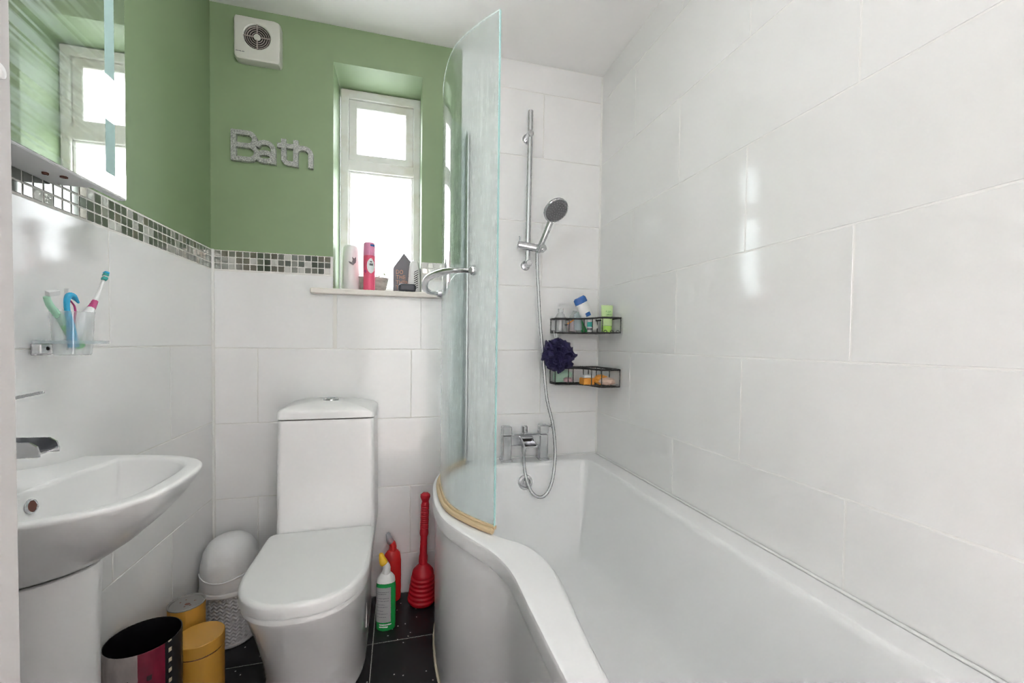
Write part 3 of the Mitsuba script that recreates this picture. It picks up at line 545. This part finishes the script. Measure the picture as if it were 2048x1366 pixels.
# ------------------------------------------------------------------ things on the floor beside the toilet
def duck_bottle(c, rz, bodym, capm, shoulderm, name, label, lab):
    t = thing(name, label, 'bottle'); X = lambda m: place(m, c, rz=rz)
    part(t, 'body', X(lathe([(.030, 0), (.034, .004), (.035, .05), (.035, .17), (.033, .185)], 36, (0, 0, 0), 1.05, .62)), bodym, 40)
    part(t, 'shoulder', X(lathe([(.0335, .185), (.031, .203), (.022, .216), (.015, .222)], 36, (0, 0, 0), 1.05, .66)), shoulderm, 40)
    nk = spline([(0, 0, .218), (.002, 0, .238), (-.004, 0, .252), (-.014, 0, .262)], 12)
    part(t, 'neck', X(tube(nk, np.linspace(.016, .013, 12), 18)), shoulderm, 40)
    cp = spline([(-.006, 0, .252), (-.014, 0, .272), (-.020, 0, .296)], 10)
    part(t, 'cap', X(tube(cp, np.r_[.013, .0155, np.linspace(.0155, .009, 7), .006], 18)), capm, 40)
    if lab:
        n = 24; a = np.linspace(-math.pi * .92, -math.pi * .32, n)
        ring = lambda r, z: np.c_[r * 1.05 * np.cos(a), r * .62 * np.sin(a), np.full(n, z)]
        lk = part(t, 'label', X(loft([ring(.0352, .035), ring(.0354, .036), ring(.0354, .168), ring(.0352, .170)], False, False, False)), 'label_grey', True)
        bars = []
        for zz, f in ((.152, 1), (.145, .8), (.128, 1), (.118, 1), (.104, .7), (.094, .9), (.08, .6), (.068, .9), (.056, .8)):
            b = np.linspace(-math.pi * .86, -math.pi * .86 + math.pi * .48 * f, 14)
            rg = lambda z: np.c_[.0358 * 1.05 * np.cos(b), .0358 * .62 * np.sin(b), np.full(14, z)]
            bars.append(loft([rg(zz), rg(zz + .002)], False, False, False))
        part(lk, 'print', X(cat(*bars)), 'slate')
        wb_ = []
        for zz, f in ((.024, .42), (.015, .30)):
            b = np.linspace(-math.pi * .72, -math.pi * .72 + math.pi * f, 14); rg = lambda z: np.c_[.0356 * 1.05 * np.cos(b), .0356 * .62 * np.sin(b), np.full(14, z)]
            wb_.append(loft([rg(zz), rg(zz + .005)], False, False, False))
        part(t, 'print', X(cat(*wb_)), 'plastic_white')
    return t
duck_bottle((-.043, 1.672, 0), -4, 'green_plastic', 'yellow_plastic', 'plastic_white', 'toilet_cleaner', 'green toilet cleaner bottle with yellow cap beside the toilet', True)
duck_bottle((-.022, 1.850, 0), 10, 'red_plastic', 'clear_grey', 'red_plastic', 'toilet_cleaner', 'red toilet cleaner bottle behind the green one against the wall', False)
pg = thing('plunger', 'red ribbed toilet plunger standing between the toilet and bath', 'plunger')
PC = (.100, 1.800, .002)
bp = [(.050, .004), (.056, .012)]
for i in range(6):
    z, r = .014 + .0175 * i, .057 - .0021 * i
    bp += [(r + .003, z + .004), (r + .003, z + .009), (r - .003, z + .0135), (r - .003, z + .016)]
bp += [(.046, .125), (.043, .140), (.030, .155), (.019, .165), (.017, .170)]
part(pg, 'cup', place(lathe(bp, 44), PC, ry=2.2), 'red_rubber', 40)
hpz = [(.016, .168), (.0185, .172), (.0185, .20), (.0155, .21), (.0145, .285), (.0175, .292), (.0185, .30), (.018, .312)]
for i in range(12): z = .318 + .009 * i; hpz += [(.0165, z), (.0185, z + .0035), (.0165, z + .007)]
hpz += [(.0155, .43), (.014, .436), (.018, .447), (.021, .455), (.020, .465), (.012, .472), (.001, .473)]
part(pg, 'handle', place(lathe(hpz, 28), PC, ry=1.6), 'red_rubber', 40)
wbn = thing('waste_bin', 'white lidded bin with a rippled body in the corner behind the yellow tins', 'bin')
WC = (-.6055, 1.772, 0)
wr, an_ = [], np.arange(288) * np.pi / 144
for z in np.r_[.0, .004, .012, np.linspace(.014, .192, 90), .195]:
    r = .080 if z == 0 else .087 if z < .0135 else .0845 + .025 * (z - .014)
    d = .0020 * np.sin(z * 480 + 2.0 * np.sin(an_ * 28)) if .016 < z < .19 else 0 * an_
    wr.append(np.c_[WC[0] + (r + d) * np.cos(an_), WC[1] + (r + d) * np.sin(an_), np.full(288, z)])
part(wbn, 'body', loft(wr), 'bin_plastic', True)
part(wbn, 'rim', lathe([(.089, .194), (.0985, .196), (.099, .206), (.096, .211)], 64, WC), 'plastic_white', 40)
part(wbn, 'lid', lathe([(.0965, .211), (.0968, .25), (.0935, .295), (.085, .335), (.069, .363), (.047, .380), (.023, .388), (.001, .390)], 64, WC), 'plastic_white', 50)
fl = np.array([(WC[0] + .0972 * math.cos(a), WC[1] + .0972 * math.sin(a), .263 + .012 * math.sin(2 * (a + .9))) for a in np.linspace(-2.7, -.2, 40)])
part(wbn, 'flap_edge', tube(fl, .0022, 6), 'plastic_white', True)
def tin(c, r, h, label, metal):
    t = thing('yellow_tin', label, 'tin')
    if not metal:
        part(t, 'body', lathe([(r - .002, .001), (r, .004), (r, h - .040), (r - .003, h - .0385), (r - .003, h - .036)], 64, c), 'yellow_paint', 40)
        part(t, 'seam', lathe([(r - .0016, h - .0405), (r - .0016, h - .0335)], 56, c), 'rust_brown')  # dark brown ring in the gap below the lid
        part(t, 'lid', lathe([(r - .002, h - .036), (r + .0008, h - .0345), (r + .0008, h - .002), (r - .001, h), (r * .5, h + .0005), (.001, h + .0005)], 64, c), 'yellow_paint', 40)
    else:
        part(t, 'body', lathe([(r - .002, .001), (r, .004), (r, h - .003), (r - .001, h)], 64, c, cap1=False), 'yellow_paint', 40)
        part(t, 'seam', cbox(c[0] + r * .30 - .001, c[0] + r * .30 + .001, c[1] - r * .957, c[1] - r * .945, .004, h - .004, .0004), 'yellow_paint')
        part(t, 'metal_end', lathe([(r - .0035, h - .006), (r + .001, h - .002), (r + .0012, h + .001), (r - .001, h + .0025), (r - .004, h + .001), (r - .005, h - .003), (r * .6, h - .003), (.001, h - .003)], 56, c), 'steel', 40, label='grey metal end with rust spots')
        sp_ = [lathe([(q, h - .0029), (q * .8, h - .0022), (.0005, h - .002)], 12, (c[0] + x, c[1] + y, 0), 1.2, .9) for x, y, q in ((.004, -.004, .0065), (.014, -.012, .003), (-.02, .008, .0025), (.018, .012, .003), (.002, -.018, .0025), (-.01, .02, .002))]
        part(t, 'rust_spots', cat(*sp_), 'rust_brown')
tin((-.562, 1.408, 0), .0605, .246, 'yellow ochre tin with a flat lid standing beside the dark canister', False)
tin((-.640, 1.515, 0), .0485, .288, 'taller yellow tin with a grey metal end against the left wall', True)
dc = thing('canister', 'open dark canister printed with crimson panels and film holes under the basin', 'canister')
part(dc, 'body', loft([np.c_[CAN[0] + r * np.cos(np.arange(72) * np.pi / 36), CAN[1] + r * np.sin(np.arange(72) * np.pi / 36), np.full(72, z)] for r, z in ((CAN[2] - .001, .001), (CAN[2], .003), (CAN[2], .3595), (CAN[2] - .0008, .3605))], True, False), 'can_print', 40)
part(dc, 'lining', loft([np.c_[CAN[0] + r * np.cos(np.arange(72) * np.pi / 36), CAN[1] + r * np.sin(np.arange(72) * np.pi / 36), np.full(72, z)] for r, z in ((CAN[2] - .0008, .3605), (CAN[2] - .0022, .360), (CAN[2] - .0025, .006))], False, True), 'can_inside', 40)

# ------------------------------------------------------------------ wash basin, pedestal, tap
wa = thing('wash_basin', 'white pedestal wash basin on the left wall', 'basin')
BYc, BD, BW = .970, .297, .222
def bline(depth, w, u0_=0.0, n=90, p1=3.2, p2=2.2):
    v = np.sin(np.linspace(-np.pi / 2, np.pi / 2, n)); u = u0_ + (depth - u0_) * np.clip(1 - np.abs(v) ** p1, 0, 1) ** (1 / p2)
    bk = np.linspace(1, -1, 26)[1:-1]
    return np.vstack([np.c_[u, v * w], np.c_[np.full(24, u0_), bk * w]])
def bring(z, depth, w, u0_=0.0, lift=True, p1=3.2, p2=2.2):
    q = bline(depth, w, u0_, p1=p1, p2=p2)
    zz = np.full(len(q), z) + (.030 * np.exp(-((q[:, 1] + .05) / .15) ** 2) * np.clip(1 - q[:, 0] / .11, 0, 1) ** .8 if lift else 0)
    return np.c_[XL + .0015 + q[:, 0], BYc + q[:, 1], zz]
rg = [bring(.690, .150, .105, 0, False, 2, 2), bring(.700, .168, .120, 0, False, 2.2, 2), bring(.725, .205, .150, 0, False, 2.4, 2.05), bring(.760, .243, .182, 0, False, 2.8, 2.1), bring(.795, .273, .204, 0, False, 3, 2.15), bring(.822, .289, .217), bring(.832, .2955, .2215), bring(.837, .2965, .222), bring(.8405, .294, .2195, .002), bring(.8415, .289, .215, .004),
      bring(.841, .268, .194, .078), bring(.839, .262, .188, .083), bring(.832, .257, .184, .086), bring(.805, .249, .177, .090, False), bring(.775, .232, .163, .095, False), bring(.752, .215, .14, .105, False, 2.4, 2), bring(.740, .18, .09, .13, False, 2, 2)]
part(wa, 'bowl', loft(rg), 'ceramic', 45)
part(wa, 'overflow_hole', place(lathe([(.013, 0), (.013, .002), (.010, .003), (.009, .001), (.001, .0008)], 28), (XL + .0905, .913, .822), ry=80), 'chrome', 30)
part(wa, 'overflow_dark', place(lathe([(.0095, .0022), (.001, .0024)], 24), (XL + .0905, .913, .822), ry=80), 'rust_brown')  # dark disc, its colour stands for the shade inside the overflow
ped = []
for z, a, b in ((.001, .150, .118), (.02, .148, .116), (.10, .142, .106), (.40, .142, .098), (.62, .146, .099), (.684, .149, .102), (.6865, .146, .100)): ped.append(bring(z, a, b, 0, False, 2.0, 2.0))
part(wa, 'pedestal', loft(ped), 'ceramic', 40)
bt_ = thing('basin_tap', 'chrome waterfall tap on the wash basin', 'tap')
TYc = .882
part(bt_, 'body', cat(cyl((XL + .050, TYc, .866), (XL + .050, TYc, .955), .021, 32, ch=.002), lathe([(.027, .862), (.027, .868), (.022, .871)], 32, (XL + .050, TYc, 0))), 'chrome', 30)
ch_ = [cbox(XL + .045, -.580, TYc - .021, TYc + .021, .919, .923, .0015)]
for s in (-1, 1):
    pr = Polygon([(0, 0), (.093, 0), (.093, .008), (.090, .018), (.080, .025), (0, .027)])
    ch_.append(basis(extrude(pr, .003), (XL + .045, TYc + s * .0205 + .0015, .919), (1, 0, 0), (0, 0, 1), (0, -1, 0)))
part(bt_, 'spout', cat(*ch_), 'chrome')
part(bt_, 'lever', cat(cyl((XL + .050, TYc, .955), (XL + .050, TYc, 1.000), .019, 32, ch=.002), hull([(XL + .04, TYc - .010, 1.000), (XL + .04, TYc + .010, 1.0), (-.578, TYc - .006, 1.022), (-.578, TYc + .006, 1.022), (XL + .04, TYc - .010, 1.006), (XL + .04, TYc + .010, 1.006), (-.578, TYc - .006, 1.026), (-.578, TYc + .006, 1.026)])), 'chrome', 25)

# ------------------------------------------------------------------ toothbrush holder and brushes
th = thing('tumbler_holder', 'clear glass tumbler shelf on a chrome bracket on the left wall', 'shelf')
SHZ = 1.1075; TC = (-.648, 1.068)
sh_poly = Point(TC[0], TC[1]).buffer(.0545, 32).difference(Point(TC[0], TC[1]).buffer(.0312, 24))
part(th, 'glass_plate', extrude(sh_poly, .006, SHZ - .003), 'shelf_glass')
part(th, 'bracket', cat(cbox(XL, XL + .010, 1.050, 1.092, 1.080, SHZ - .0032, .002), cbox(XL + .008, XL + .024, 1.041, 1.080, 1.083, SHZ - .0032, .002)), 'chrome')
part(th, 'grub_screw', place(lathe([(.0001, .0), (.004, 0), (.0035, .0012), (.001, .0013)], 16), (XL + .0240, 1.058, 1.094), ry=90), 'black_hole')
solo('tumbler', 'clear plastic tumbler with toothbrushes set in the glass shelf', 'tumbler', loft([np.c_[TC[0] + r * np.cos(np.arange(48) * np.pi / 24), TC[1] + r * np.sin(np.arange(48) * np.pi / 24), np.full(48, z)] for r, z in ((.0262, 1.081), (.0282, 1.083), (.0292, 1.10), (.0330, 1.168), (.0333, 1.170), (.0318, 1.168), (.0278, 1.10), (.0265, 1.088))], True, True), 'clear_plastic', 40)
TZ = 1.091
def brush(label, p, r, mats, head=None, hm='plastic_white'):
    t = thing('toothbrush', label, 'toothbrush'); p = spline(p, 40); r = np.interp(np.linspace(0, 1, 40), np.linspace(0, 1, len(r)), r)
    k0 = 0
    for nm, k1, m in mats:
        part(t, nm, tube(p[k0:k1 + 1], r[k0:k1 + 1], 14), m, 50); k0 = k1
    if head:
        c, n_, d = head
        d = np.array(d, float); d /= np.linalg.norm(d); n_ = np.array(n_, float); n_ -= d * n_.dot(d); n_ /= np.linalg.norm(n_); e_ = np.cross(d, n_)
        for j, (mm, a, b) in enumerate(hm):
            part(t, 'bristles', basis(cbox(-.0045, .0045, -.0005, .010, a, b, .001), c, e_, n_, d), mm)
    return t
brush('blue toothbrush hooked over the rim of the tumbler', [(-.640, 1.057, TZ + .006), (-.641, 1.056, 1.11), (-.643, 1.052, 1.15), (-.645, 1.0475, 1.182), (-.645, 1.0535, 1.2015), (-.645, 1.066, 1.2005), (-.645, 1.080, 1.189)], [.0088, .0085, .0062, .0045, .0052, .0062, .0018], [('handle', 39, 'brush_blue')])
brush('green toothbrush leaning left in the tumbler', [(-.644, 1.083, TZ + .006), (-.650, 1.066, 1.125), (-.654, 1.044, 1.157), (-.655, 1.022, 1.178), (-.655, 1.013, 1.195)], [.008, .009, .0075, .006, .005], [('grip', 17, 'brush_green'), ('neck', 39, 'brush_mint')],
      ((-.655, 1.014, 1.196), (.2, -.5, 1), (.2, .85, .25)), (('plastic_white', 0, .022),))
brush('white electric toothbrush with teal bristles leaning right in the tumbler', [(-.650, 1.060, TZ + .006), (-.645, 1.083, 1.140), (-.643, 1.100, 1.166), (-.645, 1.122, 1.187), (-.645, 1.147, 1.228), (-.645, 1.158, 1.250)], [.009, .0105, .0095, .0065, .0032, .003], [('handle', 21, 'white_gloss'), ('grip', 26, 'raspberry'), ('neck', 39, 'white_gloss')],
      ((-.646, 1.157, 1.246), (1, -.75, .3), (0, .45, 1)), (('teal', 0, .007), ('plastic_white', .0072, .010), ('teal', .0102, .016), ('brush_blue', .0162, .021)))
brush('thin red brush behind the blue toothbrush in the tumbler', [(-.655, 1.072, TZ + .004), (-.652, 1.074, 1.14), (-.650, 1.078, 1.178), (-.655, 1.072, 1.194)], [.003, .0025, .002, .0015], [('handle', 39, 'raspberry')])
brush('clear white toothbrush at the back of the tumbler', [(-.664, 1.07, TZ + .004), (-.668, 1.078, 1.14), (-.676, 1.096, 1.185), (-.680, 1.104, 1.207)], [.005, .0055, .004, .0035], [('handle', 39, 'clear_plastic')], ((-.679, 1.100, 1.200), (1, -.3, .1), (-.05, .2, 1)), (('plastic_white', 0, .020),))

# ------------------------------------------------------------------ mirror cabinet
mc = thing('mirror_cabinet', 'mirrored wall cabinet above the wash basin', 'cabinet')
part(mc, 'body', cbox(XL + .001, -.622, .56, 1.112, 1.438, 2.06, .002), 'plastic_white')
mk = part(mc, 'door', cbox(-.619, -.6015, .545, 1.160, 1.4285, 2.07, .002), 'plastic_white')
part(mk, 'mirror', box(-.6012, -.600, .549, 1.156, 1.4325, 2.066), 'mirror')
for a, b in ((1.675, 2.06), (1.469, 1.58)):
    part(mk, 'frosted_strip', cbox(-.6001, -.5994, 1.088, 1.118, a, b, .0002), 'mirror_frost')
part(mc, 'fixing', cyl((-.648, 1.05, 1.4355), (-.648, 1.05, 1.4385), .006, 16), 'rust_brown', label='brown screw head')
part(mc, 'fixing', cyl((-.668, 1.035, 1.4345), (-.668, 1.035, 1.4385), .005, 16), 'rust_brown', label='brown screw head')

# ------------------------------------------------------------------ extractor fan
ef = thing('extractor_fan', 'square white extractor fan with round grille high on the green wall', 'extractor fan')
fx0, fx1, fz0, fz1, fy = -.622, -.458, 2.203, 2.372, YB - .031
FCX, FCZ, FR = -.540, 2.296, .0465
def octo(d, y, r=.018, rr=.006):
    x0_, x1_, z0_, z1_ = fx0 + d, fx1 - d, fz0 + d, fz1 - d; out = []
    for cx, cz, a0, q in ((x1_ - rr, z0_ + rr, -90, rr), (x1_ - r, z1_ - r, 0, r), (x0_ + rr, z1_ - rr, 90, rr), (x0_ + r, z0_ + r, 180, r)):
        for a in np.linspace(a0, a0 + 90, 16): out.append((cx + q * math.cos(math.radians(a)), cz + q * math.sin(math.radians(a))))
    return polar(out, 64, (FCX, FCZ))
sq = lambda d, y: np.c_[octo(d, y)[:, 0], np.full(64, y), octo(d, y)[:, 1]]
ang = np.array([math.atan2(z - FCZ, x - FCX) for x, z in octo(.01, 0)])
circ = lambda r, y: np.c_[FCX + r * np.cos(ang), np.full(64, y), FCZ + r * np.sin(ang)]
part(ef, 'cover', loft([sq(0, YB + .005), sq(0, fy + .012), sq(.003, fy + .004), sq(.010, fy), circ(FR + .004, fy), circ(FR, fy + .003), circ(FR, fy + .02)], False, False), 'fan_white', 25)
part(ef, 'duct', place(lathe([(FR, 0), (.001, .0005)], 40), (FCX, fy + .019, FCZ), rx=90), 'fan_inside')
gk = []
for r in (.0185, .0265, .0345, .0415):
    a = np.linspace(0, 2 * np.pi, 48, endpoint=False); gk.append(tube(np.c_[FCX + r * np.cos(a), np.full(48, fy + .006), FCZ + r * np.sin(a)], .0015, 8, True))
for m in gk: part(ef, 'grille_ring', m, 'fan_grille', True)
for a in (0, 90, 180, 270):
    c_, s_ = math.cos(math.radians(a)), math.sin(math.radians(a))
    part(ef, 'grille_bar', tube([(FCX + .010 * c_, fy + .003, FCZ + .010 * s_), (FCX + (FR + .003) * c_, fy + .003, FCZ + (FR + .003) * s_)], .0022, 8), 'fan_grille', True)
part(ef, 'hub', place(lathe([(.0125, 0), (.0125, .004), (.011, .006), (.001, .0065)], 32), (FCX, fy + .007, FCZ), rx=90), 'fan_white', 30)
bars = [box(fx0 + .010 + .0037 * i, fx0 + .0128 + .0037 * i, fy - .0004, fy + .0002, fz0 + .027, fz0 + .0305 - .0006 * (i % 3)) for i in range(8)]
part(ef, 'maker_mark', cat(*bars), 'slate')

# ------------------------------------------------------------------ Bath sign
w = .0090
def st(P, cap='flat'): return LineString(P).buffer(w, cap_style={'flat': 2, 'round': 1, 'sq': 3}[cap], join_style=1)
def arc(cx, cy, rx, ry, a0, a1, n=24): return [(cx + rx * math.cos(math.radians(a)), cy + ry * math.sin(math.radians(a))) for a in np.linspace(a0, a1, n)]
Bq = unary_union([st([(w, 0), (w, .120)]), st([(0, .120 - w), (.060, .120 - w)] + arc(.060, (.182 - w) / 2, .0225, (.058 - w) / 2, 90, -90) + [(0, .062)]), st([(0, .062), (.062, .062)] + arc(.062, (.062 + w) / 2, .0275, (.062 - w) / 2, 90, -90) + [(0, w)])])
aq = unary_union([st(arc(.119, .055, .030, .027, 165, 0) + [(.149, 0)]), Point(0, 0).buffer(1).intersection(st(arc(.119, .0255, .0275, .0165, 0, 360, 48))), st([(.149, .0), (.149, .055)])])
tq = unary_union([st([(.1865, .106), (.1865, .030)] + arc(.2065, .028, .020, .0175, 180, 270) + [(.222, .0105)]), st([(.163, .079), (.245, .079)])])
hq = unary_union([st([(.2305, .106), (.2305, 0)]), st([(.2305, .045)] + arc(.2585, .055, .028, .0225, 170, 0) + [(.2865, 0)])])
sg = unary_union([Bq, aq, tq, hq])
solo('wall_sign', 'silver glitter sign reading Bath on the green wall', 'sign', basis(extrude(sg, .016), (-.638, YB + .0055, 1.820), (1, 0, 0), (0, 0, 1), (0, -1, 0)), 'glitter')

# ------------------------------------------------------------------ things on the window sill
af = thing('air_freshener', 'white oval air freshener with grey leaf print at the left of the sill', 'air freshener')
ac = (-.208, 2.000)
part(af, 'body', lathe([(.036, SZ), (.0375, SZ + .003), (.037, SZ + .10), (.034, SZ + .17), (.030, SZ + .200), (.022, SZ + .208), (.001, SZ + .210)], 40, (ac[0], ac[1], 0), 1.0, .8), 'white_gloss', 40)
lf = []
for cx, cz, ln, ww, an in ((.016, .135, .040, .008, 70), (.004, .125, .030, .0045, 150), (.012, .145, .016, .004, 120)):
    m = extrude(Polygon([(0, -ln / 2), (ww, -ln * .1), (ww * .8, ln * .15), (0, ln / 2), (-ww * .8, ln * .15), (-ww, -ln * .1)]), .0012); m = place(m, (0, 0, 0), rz=an - 90)
    xx = cx; yy = ac[1] - .8 * math.sqrt(max(.0356 ** 2 - xx ** 2, 1e-6)) - .0008
    lf.append(basis(m, (ac[0] + cx, yy, SZ + cz), (.94, .34 * (1 if cx > .01 else .2), 0), (0, 0, 1), (.3, -.95, 0)))
for m in lf: part(af, 'leaf', m, 'leaf_grey')
sc = thing('spray_can', 'pink and red air freshener spray can on the window sill', 'spray can')
cc = (-.126, 1.930, 0)
part(sc, 'body', lathe([(.0235, SZ), (.0245, SZ + .002), (.0245, SZ + .150), (.0235, SZ + .153)], 40, cc), 'pink_can', 40)
part(sc, 'cap', lathe([(.0240, SZ + .153), (.0240, SZ + .195), (.022, SZ + .207), (.016, SZ + .211), (.001, SZ + .212)], 40, cc), 'pink_light', 40)
def patch(c, r, a0, a1, z0_, z1_, shape=None, n=16, mz=8):
    A_, Z_ = np.linspace(math.radians(a0), math.radians(a1), n), np.linspace(0, 1, mz)
    R = []
    for s in Z_:
        k_ = 1 if shape is None else math.sqrt(max(1 - (2 * s - 1) ** 2, .02)); mid = (A_[0] + A_[-1]) / 2
        aa = mid + (A_ - mid) * k_; R.append(np.c_[c[0] + r * np.cos(aa), c[1] + r * np.sin(aa), np.full(n, z0_ + (z1_ - z0_) * s)])
    return loft(R, False, False, False)
part(sc, 'label', patch(cc, .0249, -110, -30, SZ + .075, SZ + .140, 1), 'plastic_white', True)
part(sc, 'label_mark', cat(patch(cc, .0251, -85, -50, SZ + .108, SZ + .118), patch(cc, .0251, -80, -58, SZ + .122, SZ + .128)), 'leaf_grey', True)
part(sc, 'berry', patch(cc, .0251, -140, -112, SZ + .076, SZ + .090, 1), 'raspberry', True)
part(sc, 'flash', patch(cc, .0243, -75, -25, SZ + .192, SZ + .200), 'navy', True)
pp = thing('plant_pot', 'small hammered metal pot with a tiny pale plant on the window sill', 'plant')
ppc = (-.116, 2.012, 0)
part(pp, 'pot', lathe([(.034, SZ), (.037, SZ + .003), (.046, SZ + .050), (.049, SZ + .066), (.050, SZ + .070), (.046, SZ + .070), (.043, SZ + .058)], 40, ppc, 1.42, 1.0, False), 'hammered', 40)
part(pp, 'soil', lathe([(.0425, SZ + .056), (.001, SZ + .060)], 32, ppc, 1.42, 1.0), 'soil')
lv = []
for i in range(34):
    a, r, z = rng.uniform(0, 6.28), rng.uniform(.004, .04), rng.uniform(.060, .088)
    m = lathe([(.0005, -.006), (.004, -.002), (.0045, .002), (.0005, .007)], 8, (0, 0, 0), 1, .35)
    lv.append(place(m, (ppc[0] + 1.4 * r * math.cos(a), ppc[1] + r * math.sin(a), SZ + z), rx=rng.uniform(-50, 50), ry=rng.uniform(-50, 50), rz=rng.uniform(0, 180)))
    lv.append(tube([(ppc[0] + r * .8 * math.cos(a), ppc[1] + r * .6 * math.sin(a), SZ + .056), (ppc[0] + 1.4 * r * math.cos(a), ppc[1] + r * math.sin(a), SZ + z)], .0006, 5))
k = part(pp, 'leaves', cat(*lv), 'leaf_green', 50); labels[k] = {'label': 'tiny pale green leaves', 'kind': 'stuff'}
hq_ = thing('house_plaque', 'grey house shaped plaque with copper lettering on the window sill', 'plaque')
hx0, hx1, hy = -.026, .075, 1.985
part(hq_, 'board', basis(extrude(Polygon([(0, 0), (hx1 - hx0, 0), (hx1 - hx0, .118), ((hx1 - hx0) * .46, .186), (0, .118)]), .014), (hx0, hy + .014, SZ), (1, 0, 0), (0, 0, 1), (0, -1, 0)), 'slate')
for i, s in enumerate(('DO', 'THE', 'THING', 'THAT')):
    m = meshkit.text_mesh(s, .0165, .001, True); part(hq_, 'lettering', basis(m, (hx0 + .010, hy, SZ + .092 - .0235 * i), (1, 0, 0), (0, 0, 1), (0, -1, 0)), 'copper_text')
dv = thing('fragrance_diffuser', 'white slotted fragrance diffuser at the right end of the window sill', 'air freshener')
dvc = (.066, 1.945, SZ)
rr2 = [rrect(-.030 + d, .030 - d, -.022 + d * .6, .022 - d * .6, .012, z) for z, d in ((0, .001), (.004, 0), (.06, .003), (.11, .0065), (.135, .010), (.145, .016), (.148, .022))]
part(dv, 'body', place(loft(rr2), dvc, rz=8), 'white_gloss', 40)
for i in range(9):
    zz = .022 + .0095 * i
    s = cbox(-.0215 + .0014 * i, .008 + .0003 * i, -.0004, .0008, -.0022, .0022, .0003) if i > 8 else place(cbox(-.011, .011, -.0004, .0008, -.0017, .0017, .0003), (0, 0, 0), ry=-32)
    part(dv, 'slot', place(place(s, (.004 - (.010 if i % 2 else 0) * 0, -.0218 + zz * .03, zz)), dvc, rz=8), 'black_hole' if i < 7 else 'leaf_grey')
part(dv, 'back_strip', place(cbox(.0285, .0305, -.004, .018, .002, .118, .0005), dvc, rz=8), 'rubber_dark')
solo('soap_dish', 'small dark rounded dish in front of the white diffuser on the sill', 'dish', place(rbox(-.037, .037, -.022, .022, 0, .036, .012, 16), (.034, 1.905, SZ)), 'dark_plastic', 40)

for stem, g in (('toothbrush', 'toothbrushes in the tumbler'), ('corner_basket', 'corner baskets'), ('yellow_tin', 'yellow tins on the floor'), ('toilet_cleaner', 'toilet cleaner bottles'), ('flannel', 'flannels in the lower basket'), ('clear_bottle', 'clear bottles in the upper basket')):
    for k_ in labels:
        if (k_ == stem or k_.startswith(stem + '_0')) and '__' not in k_: labels[k_]['group'] = g
